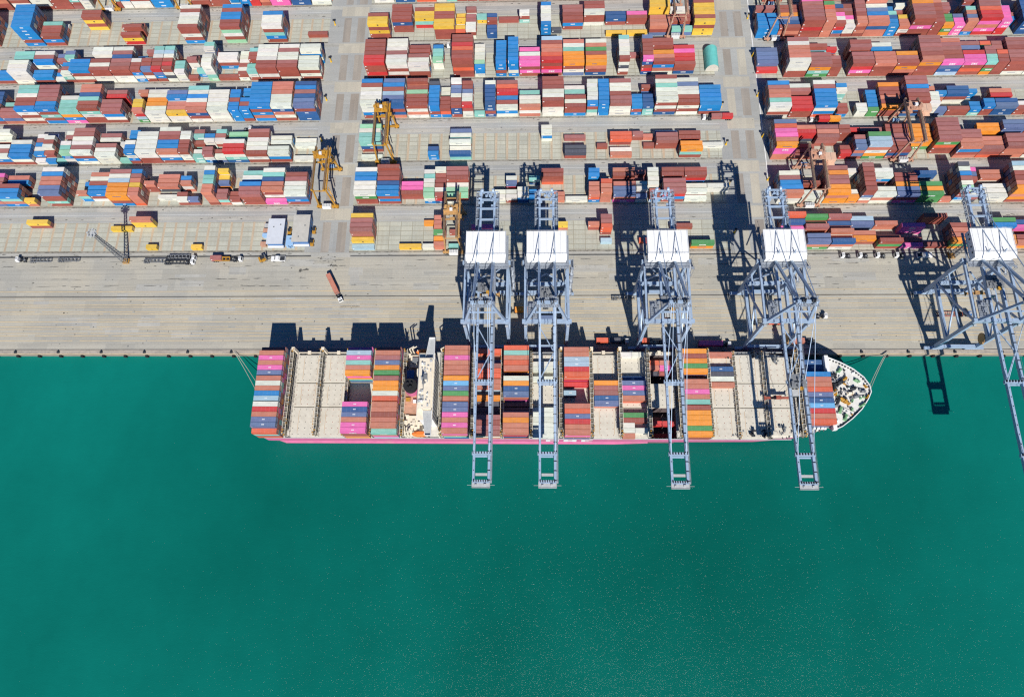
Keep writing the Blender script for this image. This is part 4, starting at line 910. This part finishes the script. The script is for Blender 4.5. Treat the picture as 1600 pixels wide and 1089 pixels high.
def gtrolley(root,m,ty,dz):
    t=MB().bx(0,ty,22.8,7.4,5.2,.5)
    for k in range(16): t.bx(random.uniform(-3.2,3.2),ty+random.uniform(-2.2,2.2),random.uniform(23.2,24.4),random.uniform(.5,1.9),random.uniform(.5,1.7),random.uniform(.5,1.6))
    t=t.build('trolley',m,root); MB().bx(.4,ty-.4,24.6,1.5,1.4,1.2).build('drum_cover',M['white'],t)
    if m is M['salmon']:
        e=MB().box(3.9,9.4,ty-2.8,ty+1.6,19.6,22.6).bx(6.6,ty-3.6,19.6,5.4,1.5,.2).build('equipment_cabin',M['salmonpale'],t); MB().box(6.6,6.7,ty-2.82,ty+1.62,22.61,22.68).build('roof_seam',M['grey'],e)
    c=MB().box(3.6,5.6,ty-3.4,ty-1.2,18.2,20.4).build('operator_cab',m,t); MB().box(3.7,5.5,ty-3.46,ty-3.41,18.4,20.).build('cab_window',M['glass'],c)
    s=MB().bx(0,ty,dz,12,.9,.4).bx(0,ty,dz+.8,3,1.6,.7)
    for x in (-5.9,5.9): s.bx(x,ty,dz-.1,.4,2.3,.4)
    s=s.build('spreader',m,root); cb=MB()
    for x in (-1.4,1.4):
        for y in (-.7,.7): cb.bar((x,ty+y,dz+1.),(x,ty+y,22.6),.07)
    cb.build('hoist_rope',M['dark'],s)
GY=[(-118.9,87.4,'yellow',20,15,'yellow gantry crane in the road beside the left blocks'),(-87.8,116,'yellow',21,15,'yellow gantry crane over the third yard row, left end of the middle block'),
 (-46.3,58.4,'tanyel',14,13,'faded orange gantry crane astride the front yard row'),(82.2,201.5,'salmon',20,17,'salmon gantry crane beside yellow containers, far middle block'),
 (141.5,198.8,'salmon',19,17,'salmon gantry crane at left end of the far right block'),(203.,114.,'salmon',20,17,'salmon gantry crane in the right block, third yard row, with pale power box'),
 (148.2,85.8,'salmon',18,14,'salmon gantry crane in the right block, second yard row, beside orange containers'),(-271,230.,'yellow',18,16,'orange-yellow gantry crane at the top edge, leftmost'),(-223,230.4,'yellow',18,16,'orange-yellow gantry crane at the top edge, second from left')]
protos={}
for x,y,mn,ty,dz,lab in GY:
    if mn not in protos: protos[mn]=gantry(M[mn]); r=protos[mn]; first=True
    else: r=None
    if r is None:
        src=protos[mn]; r=src.copy(); COL.objects.link(r)
        for ch in list(src.children):
            if ch.name.split('.')[0] in ('trolley','spreader'): continue
            copy_tree(ch,r)
    r.location=(x,y,.02); tag(r,lab,'gantry crane','gantry cranes in the container yard'); gtrolley(r,M[mn],ty,dz)

# ------------------------------------------------------------ vehicles
def wheels(root,xs,ys=(-1.,1.),r=.5):
    for x in xs:
        for y in ys:
            w=MB().cyl((x,y-.16,r),(x,y+.16,r),r,12).build('wheel',M['tyre'],root)
            MB().cyl((x,y+(.17 if y>0 else -.17),r),(x,y+(.2 if y>0 else -.2),r),r*.5,8).build('rim',M['lgrey'],w)
def tractor(m,trailer=None):
    """terminal tractor, cab towards +X"""
    root=empty('terminal_truck',(0,0,0))
    cab=MB(); cab.add([(1.0,-1.2,.7),(2.9,-1.2,.7),(2.9,1.2,.7),(1.0,1.2,.7),(1.05,-1.1,3.0),(2.5,-1.1,3.0),(2.5,1.1,3.0),(1.05,1.1,3.0),(2.9,-1.2,1.7),(2.9,1.2,1.7)],[(0,3,2,1),(4,5,6,7),(0,1,8,5,4),(1,2,9,8),(8,9,6,5),(2,3,7,6,9),(3,0,4,7)])
    c=cab.build('cab',m,root); MB().add([(2.86,-1.0,1.85),(2.86,1.0,1.85),(2.56,.95,2.85),(2.56,-.95,2.85)],[(0,1,2,3)]).build('windscreen',M['glass'],c)
    MB().bx(1.8,0,3.12,1.0,.9,.2).build('roof_hatch',M['lgrey'],c)
    MB().box(-2.6,2.8,-.45,.45,.7,1.0).bx(.5,-.9,1.3,.7,.5,1.2).bx(.4,.9,1.2,.9,.5,.8).build('frame',M['dark'],root)
    MB().cyl((-1.6,0,1.),(-1.6,0,1.25),.55,12).build('fifth_wheel',M['grey'],root)
    wheels(root,(1.9,-1.2,-2.2))
    if trailer:
        t=MB().box(-14.2,-1.2,-1.2,-.85,1.25,1.5).box(-14.2,-1.2,.85,1.2,1.25,1.5)
        for k in range(7): t.box(-14.1+k*2.1,-13.8+k*2.1,-.85,.85,1.25,1.45)
        t.build('trailer_frame',M[trailer],root); wheels(root,(-11.2,-12.4,-13.5))
    return root
TW=tractor(M['white']); TWT=tractor(M['white'],'dark'); TBT=tractor(M['blue'],'red')
def place(src,x,y,rz,lab,grp,cat='truck',first=[]):
    if src.name in first: r=copy_tree(src)
    else: r=src; first.append(src.name)
    r.location=(x,y,.02); r.rotation_euler.z=rz; tag(r,lab,cat,grp); return r
PI=math.pi; gt='trucks in the terminal'
def load(r,items,lab):
    """containers carried on a trailer; items = (offset, length, colour)"""
    for off,L,chh,lb in items:
        o=bpy.data.objects.new('shipping_container',cmesh(chh,L,2.6,1,False)); COL.objects.link(o)
        v=Matrix.Rotation(r.rotation_euler.z,4,'Z')@Vector((off,0,0)); p=r.location+v
        o.location=(p.x,p.y,1.54); o.rotation_euler.z=r.rotation_euler.z
        # mesh is centred across its width, origin at one end
        tag(o,lb,'container','containers carried on trucks')
dx=math.atan2(30.6-45.7,-106.8+114.9)
r=place(TWT,-107.6,32.1,dx,'white truck driving slantwise over the empty apron',gt); load(r,[(-14.3,12.19,'A','salmon-brown container on the truck crossing the empty apron')],'')
def at(px): return px
for x,y,lab in ((-192.6,55.6,'white tractor of the upper skeletal trailer pair, parked by the yard kerb'),(-193.,53.3,'white tractor of the lower skeletal trailer pair, parked by the yard kerb')):
    place(TWT,x,y,0,lab,gt)
r=place(TWT,-166.4,54.9,0,'white truck with maroon container and yellow lifting frame, apron edge',gt); load(r,[(-14.2,6.06,'M','short maroon container on the truck with yellow lifting frame')],'')
lf=empty('lifting_frame',(-174.6,54.9,1.55),0,'yellow steel lifting frame lying on the parked truck trailer','lifting frame')
MB().box(-4.2,4.2,-1.2,-.9,0,.9).box(-4.2,4.2,.9,1.2,0,.9).build('side_beam',M['yellow'],lf)
mb=MB()
for k in range(5): mb.box(-4.1+k*2,-3.7+k*2,-.9,.9,.1,.8)
mb.build('cross_bar',M['yellow'],lf)
place(TW,-289,55.3,PI,'lone white tractor parked at the far left of the apron',gt)
for i,(px,lab) in enumerate(((169.6,'first white tractor unit right of the fourth quay crane'),(178.8,'second white tractor unit right of the fourth quay crane'),(188.0,'third white tractor unit right of the fourth quay crane'),(198.,'fourth white tractor unit, half in crane shadow'))):
    place(TW,px-5,55.2,PI,lab,gt)
place(TW,147.5,20.6,0,'white tractor unit on the lane lines right of fourth crane',gt)
r=place(TBT,221.,21.5,0,'blue truck with empty red trailer under the rightmost crane',gt)
for x,y,rz,lab,it in ((44,6.6,0,'truck in ship shadow with red container, between second and third crane',[(-14.1,6.06,'C','short coral container on the truck in the ship shadow'),(-7.7,6.06,'K','short dark container on the truck in the ship shadow')]),
    (65.2,6.4,0,'truck in ship shadow under the middle crane',[(-14.1,6.06,'C','short coral container under the middle crane boom')]),
    (96.6,4.9,0,'truck in ship shadow with a long purple-pink container',[(-14.,12.19,'P','long pink container on the truck in the ship shadow')]),
    (128.4,6.4,PI,'truck in ship shadow beside the fourth crane',[(-8.,6.06,'A','short brown container on the truck beside the fourth crane')]),
    (112,17.,PI,'truck waiting under the fourth crane portal',[(-13.6,6.06,'C','short coral container on truck under the fourth crane portal')]),
    (-14.,24.,PI,'truck waiting under the first crane portal',[(-13.6,12.19,'O','orange container on truck under the first crane portal')]),
    (11.,19.,0,'truck waiting under the second crane portal',[(-14.1,12.19,'S','slate container on truck under the second crane portal')])):
    r=place(TWT,x,y,rz,lab,gt); load(r,it,'')
r=place(TWT,97.4,143.5,PI,'white truck with maroon and red containers on the yard lane',gt); load(r,[(-8.1,6.06,'M','short maroon container on the lane truck, middle block'),(-14.3,6.06,'E','short red container on the lane truck, middle block')],'')
r=place(TWT,158.,140.9,PI,'white truck with red and orange containers on the right lane',gt); load(r,[(-8.1,6.06,'E','short red container on the lane truck, right block'),(-14.3,6.06,'O','short orange container on the lane truck, right block')],'')
place(TW,-56.8,197.5,0,'white tractor driving between the two far middle blocks',gt)
place(TW,-171.5,139.4,0,'white tractor on the lane in the left blocks',gt)
# empty chassis trailers
ct=empty('chassis_trailer',(0,0,0))
mb=MB().box(-6.2,6.2,-1.15,-.85,1.1,1.4).box(-6.2,6.2,.85,1.15,1.1,1.4)
for k in range(7): mb.box(-6.1+k*1.98,-5.8+k*1.98,-.85,.85,1.12,1.36)
mb.build('frame',M['grey'],ct); wheels(ct,(-3.6,-4.8,-5.7)); MB().bar((4,-.8,0),(4,-.8,1.1),.2).bar((4,.8,0),(4,.8,1.1),.2).build('landing_leg',M['grey'],ct)
mb=MB()
for k in range(5): mb.bx(-4.6+k*2.2,.1,1.6,.5,1.,.4)
mb.build('stacked_spares',M['grey'],ct)
for i,(x,y,lab) in enumerate(((-278,55.,'black chassis trailer leftmost by the yard kerb'),(-262,55.2,'black chassis trailer between the leftmost trailer and the mast'),(-199.5,56.9,'black chassis trailer behind the parked white tractors, upper'),(-213.,54.3,'black chassis trailer behind the parked white tractors, lower'),(45.,31.4,'dark chassis trailer on the apron between second and third crane'))):
    place(ct,x,y,0,lab,'empty chassis trailers','trailer')
def pickup(m):
    root=empty('pickup_truck',(0,0,0))
    MB().box(-2.6,2.6,-.95,.95,.45,1.05).build('body',m,root)
    mb=MB(); mb.add([(-.6,-.9,1.05),(1.5,-.9,1.05),(1.5,.9,1.05),(-.6,.9,1.05),(-.3,-.75,1.75),(.8,-.75,1.75),(.8,.75,1.75),(-.3,.75,1.75)],[(4,5,6,7),(0,1,5,4),(1,2,6,5),(2,3,7,6),(3,0,4,7)]); c=mb.build('cab',m,root)
    MB().add([(1.42,-.8,1.14),(1.42,.8,1.14),(.88,.7,1.72),(.88,-.7,1.72)],[(0,1,2,3)]).build('windscreen',M['glass'],c)
    MB().box(-2.5,-.7,-.8,.8,1.06,1.1).build('load_bed',M['dark'],root); wheels(root,(-1.6,1.6),(-.9,.9),.38); return root
pk=pickup(M['white']); pk.scale=(1.5,1.5,1.5)
place(pk,-143.6,55.2,PI,'white pickup with dark load bed parked below the two offices',None,'pickup')
place(pk,206.,55.4,0,'pale pickup in crane shadow at the right kerb',None,'pickup')
fk=empty('forklift',(0,0,0)); MB().box(-1.6,1.2,-1,1,.5,1.6).box(-1.7,-.9,-.95,.95,1.6,2.).build('body',M['yellow'],fk); MB().box(-.8,.9,-.85,.85,2.7,2.85).build('canopy',M['dark'],fk)
mb=MB()
for x in (-.7,.8):
    for y in (-.8,.8): mb.bar((x,y,1.6),(x,y,2.7),.1)
mb.build('canopy_post',M['dark'],fk); MB().box(1.25,1.5,-.8,.8,.3,3.6).build('mast',M['grey'],fk); MB().box(1.5,3.,-.6,-.4,.25,.35).box(1.5,3.,.4,.6,.25,.35).build('fork',M['dark'],fk); wheels(fk,(-1.1,.8),(-.9,.9),.5)
fk.scale=(1.3,1.3,1.3); fk.location=(-152.,55.,.02); fk.rotation_euler.z=.4; tag(fk,'small yellow forklift left of the white pickup','forklift')

# ------------------------------------------------------------ offices, tent, masts, lamps
def office(x0,x1,y0,y1,h,roofm,wallm,lab,over=.4):
    root=empty('office_building',((x0+x1)/2,(y0+y1)/2,0),0,lab,'building'); w=(x1-x0)/2; d=(y1-y0)/2
    wl=MB().box(-w,w,-d,d,0,h).build('wall',wallm,root)
    r=MB().box(-w-over,w+over,-d-over,d+over,h,h+.25).build('roof',roofm,root)
    v=MB()
    for k in range(2): v.bx(random.uniform(-w*.6,w*.6),random.uniform(-d*.7,d*.7),h+.4,.6,.6,.3)
    v.build('roof_vent',M['grey'],r)
    wn=MB(); k=-w+1
    while k<w-1: wn.box(k,k+.9,-d-.04,-d-.01,1.3,2.5); k+=1.8
    k=-d+1.2
    while k<d-1: wn.box(w+.01,w+.04,k,k+1.1,1.3,2.5); k+=2.2
    wn.build('window',M['glass'],wl); MB().box(-.5,.5,-d-.06,-d-.045,0,2.1).build('door',M['blue'],wl)
    if h>4:
        g=MB().box(-w-.2,w+.2,-d-1.4,-d-.06,h*.45,h*.45+.2).build('balcony',M['white'],root)
    return root
office(-149.6,-141.2,62.6,77.4,5.2,M['officeroof'],M['blue'],'pale grey roofed office with blue walls, left of the pair')
office(-135.2,-126.8,63.2,79.,6.4,M['beigeroof'],M['blue'],'beige roofed two-storey office right of the pale office')
office(-139.8,-135.8,62.4,68.4,2.8,M['skyblue'],M['skyblue'],'small pale blue cabin between the two offices',.15)
for x,y,L,w,m,lab in ((-152.,75.4,2.6,2.,'lgrey','grey equipment box by the pale office, topmost'),(-152.3,72.2,2.8,2.2,'salmon','pinkish equipment box by the pale office'),(-152.4,69.4,2.8,2.,'skyblue','pale blue equipment box by the pale office'),(-152.8,64.,3.,2.2,'salmon','pinkish equipment box by the pale office, lowest')):
    e=empty('equipment_box',(x,y,0),0,lab,'box'); MB().box(-L/2,L/2,-w/2,w/2,.1,2.2).build('body',M[m],e); MB().box(-L/2-.1,L/2+.1,-w/2-.1,w/2+.1,2.2,2.35).build('lid',M[m],e)
for x,y,lab in ((-125.4,72.4,'yellow machine parked right of the beige office, upper'),(-125.8,64.8,'faded yellow machine parked right of the beige office, lower'),(-139.2,72.,'yellow machine between the two offices')):
    e=empty('yellow_machine',(x,y,0),0,lab,'machine'); MB().box(-.9,.9,-1.8,1.8,.5,1.5).build('body',M['yellow'],e); MB().box(-.7,.7,-.2,1.2,1.5,2.6).build('cab',M['dark'],e); wheels(e,(-.7,.7),(-1.2,1.2),.45)
tent=empty('storage_tent',(102.8,177.,0),0,'turquoise barrel-roofed storage tent beside the right road','tent')
mb=MB(); n_=14; R_=3.9; vs=[]
for y in (0,14.5):
    for k in range(n_+1): a=PI*k/n_; vs.append((math.cos(a)*R_,y,math.sin(a)*R_*1.25+1.))
mb.add(vs,[(k,k+1,n_+2+k,n_+1+k) for k in range(n_)]); 
mb.add([(R_,0,0),(R_,14.5,0),(R_,14.5,1),(R_,0,1)],[(0,1,2,3)]); mb.add([(-R_,0,0),(-R_,14.5,0),(-R_,14.5,1),(-R_,0,1)],[(0,1,2,3)])
mb.build('canopy',M['tent'],tent)
for y in (.25,14.3):
    e=MB(); e.add([(R_*math.cos(PI*k/n_)*.98,y,R_*1.22*math.sin(PI*k/n_)+1.) for k in range(n_+1)]+[(-R_*.98,y,0),(R_*.98,y,0)],[tuple(range(n_+3))]); e.build('end_wall',M['tentend'],tent)
def mast(x,y,lab):
    root=empty('lighting_mast',(x,y,0),0,lab,'mast'); mb=MB(); H_=33.; w0,w1=1.3,.55
    cs=[(sx,sy) for sx in (-1,1) for sy in (-1,1)]
    for sx,sy in cs: mb.bar((sx*w0,sy*w0,1),(sx*w1,sy*w1,H_),.26)
    nn=15
    for k in range(nn):
        za=1+(H_-1)*k/nn; zb=1+(H_-1)*(k+1)/nn; wa=w0+(w1-w0)*k/nn; wb=w0+(w1-w0)*(k+1)/nn
        for a,b in (((-1,-1),(1,-1)),((1,-1),(1,1)),((1,1),(-1,1)),((-1,1),(-1,-1))):
            mb.bar((a[0]*wa,a[1]*wa,za),(b[0]*wb,b[1]*wb,zb),.14); mb.bar((a[0]*wa,a[1]*wa,za),(b[0]*wa,b[1]*wa,za),.14)
    mb.build('lattice_tower',M['grey'],root); MB().bx(0,0,.5,3.4,3.,1.).build('base',M['yellow'],root)
    hd=MB().cyl((0,0,H_),(0,0,H_+.3),1.6,12).build('lamp_ring',M['lgrey'],root); l=MB()
    for k in range(14): a=2*PI*k/14; l.bx(math.cos(a)*2.1,math.sin(a)*2.1,H_+.3+(k%2)*.7,.75,.75,.55)
    for k in range(5): l.bar((math.cos(k*1.256)*1.5,math.sin(k*1.256)*1.5,H_),(math.cos(k*1.256)*1.2,math.sin(k*1.256)*1.2,H_+1.8),.12)
    l.build('floodlight',M['lgrey'],hd); return root
mast(-229.6,54.6,'tall grey lattice floodlight mast with yellow foot on the left apron'); mast(220.5,55.2,'tall grey lattice floodlight mast behind the rightmost crane')
lp=empty('road_lamp',(0,0,0)); MB().bx(0,0,.3,.9,.9,.6).cyl((0,0,.6),(0,0,3.6),.26,8).build('post',M['lamp_yellow'],lp); MB().bx(0,.2,3.9,1.3,1.0,.7).build('head',M['dark'],lp)
first=True
for x,y in ((-126.6,216),(-126.6,188),(-126.8,160),(-127.,131.6),(-124,90.),(127.4,215.5),(127.6,187.5),(127.8,159),(128.,131),(128.2,102.8),(104.8,206),(106.4,152),(107,126.2),(106.6,100.),(107,70.)):
    o=lp if first else copy_tree(lp); first=False; o.location=(x,y,.02); tag(o,'short yellow lamp post with dark head at the roadside','lamp post','yellow lamp posts along the yard roads')
# ------------------------------------------------------------ camera, light
cam=bpy.data.cameras.new('camera'); co=bpy.data.objects.new('camera',cam); COL.objects.link(co); S.camera=co
cam.sensor_width=36; cam.lens=1140/1600*36; cam.clip_start=1; cam.clip_end=6000
rgt=Vector((0.999328498,0.0112548171,-0.0348695068)); up=Vector((0.000532691097,0.947092859,0.320959238)); fw=Vector((-0.0366369984,0.320762287,-0.946450889))
up=(up-fw*up.dot(fw)).normalized(); rgt=(fw.cross(up)).normalized()
m3=Matrix((rgt,up,-fw)).transposed(); co.matrix_world=Matrix.Translation((0,-119.4,362))@m3.to_4x4()
sd=Vector((.205,-.98,1.)).normalized()
sun=bpy.data.lights.new('sun','SUN'); sun.energy=5.0; sun.angle=math.radians(.5); sun.color=(1,.96,.90)
so=bpy.data.objects.new('sun',sun); COL.objects.link(so); so.rotation_euler=sd.to_track_quat('Z','Y').to_euler(); so.location=(200,-400,500)
w=bpy.data.worlds.new('World'); S.world=w; w.use_nodes=True; nt=w.node_tree
sky=nt.nodes.new('ShaderNodeTexSky'); sky.sky_type='NISHITA'; sky.sun_disc=False; sky.ozone_density=6.; sky.dust_density=.3; sky.sun_elevation=math.asin(sd.z); sky.sun_rotation=math.atan2(sd.x,sd.y)
bg=nt.nodes['Background']; bg.inputs['Strength'].default_value=.05; tint=nt.nodes.new('ShaderNodeMix'); tint.data_type='RGBA'; tint.blend_type='MULTIPLY'; tint.inputs[0].default_value=1; tint.inputs[7].default_value=(.30,.78,1.25,1)
nt.links.new(sky.outputs[0],tint.inputs[6]); nt.links.new(tint.outputs[2],bg.inputs['Color'])
S.view_settings.view_transform='Standard'; S.view_settings.look='None'; S.view_settings.exposure=0.17; S.view_settings.gamma=1
S.cycles.use_denoising=False; S.cycles.sample_clamp_direct=2.5; S.cycles.pixel_filter_type='BLACKMAN_HARRIS'; S.cycles.filter_width=1.25
S.cycles.max_bounces=5; S.cycles.diffuse_bounces=3; S.cycles.glossy_bounces=2
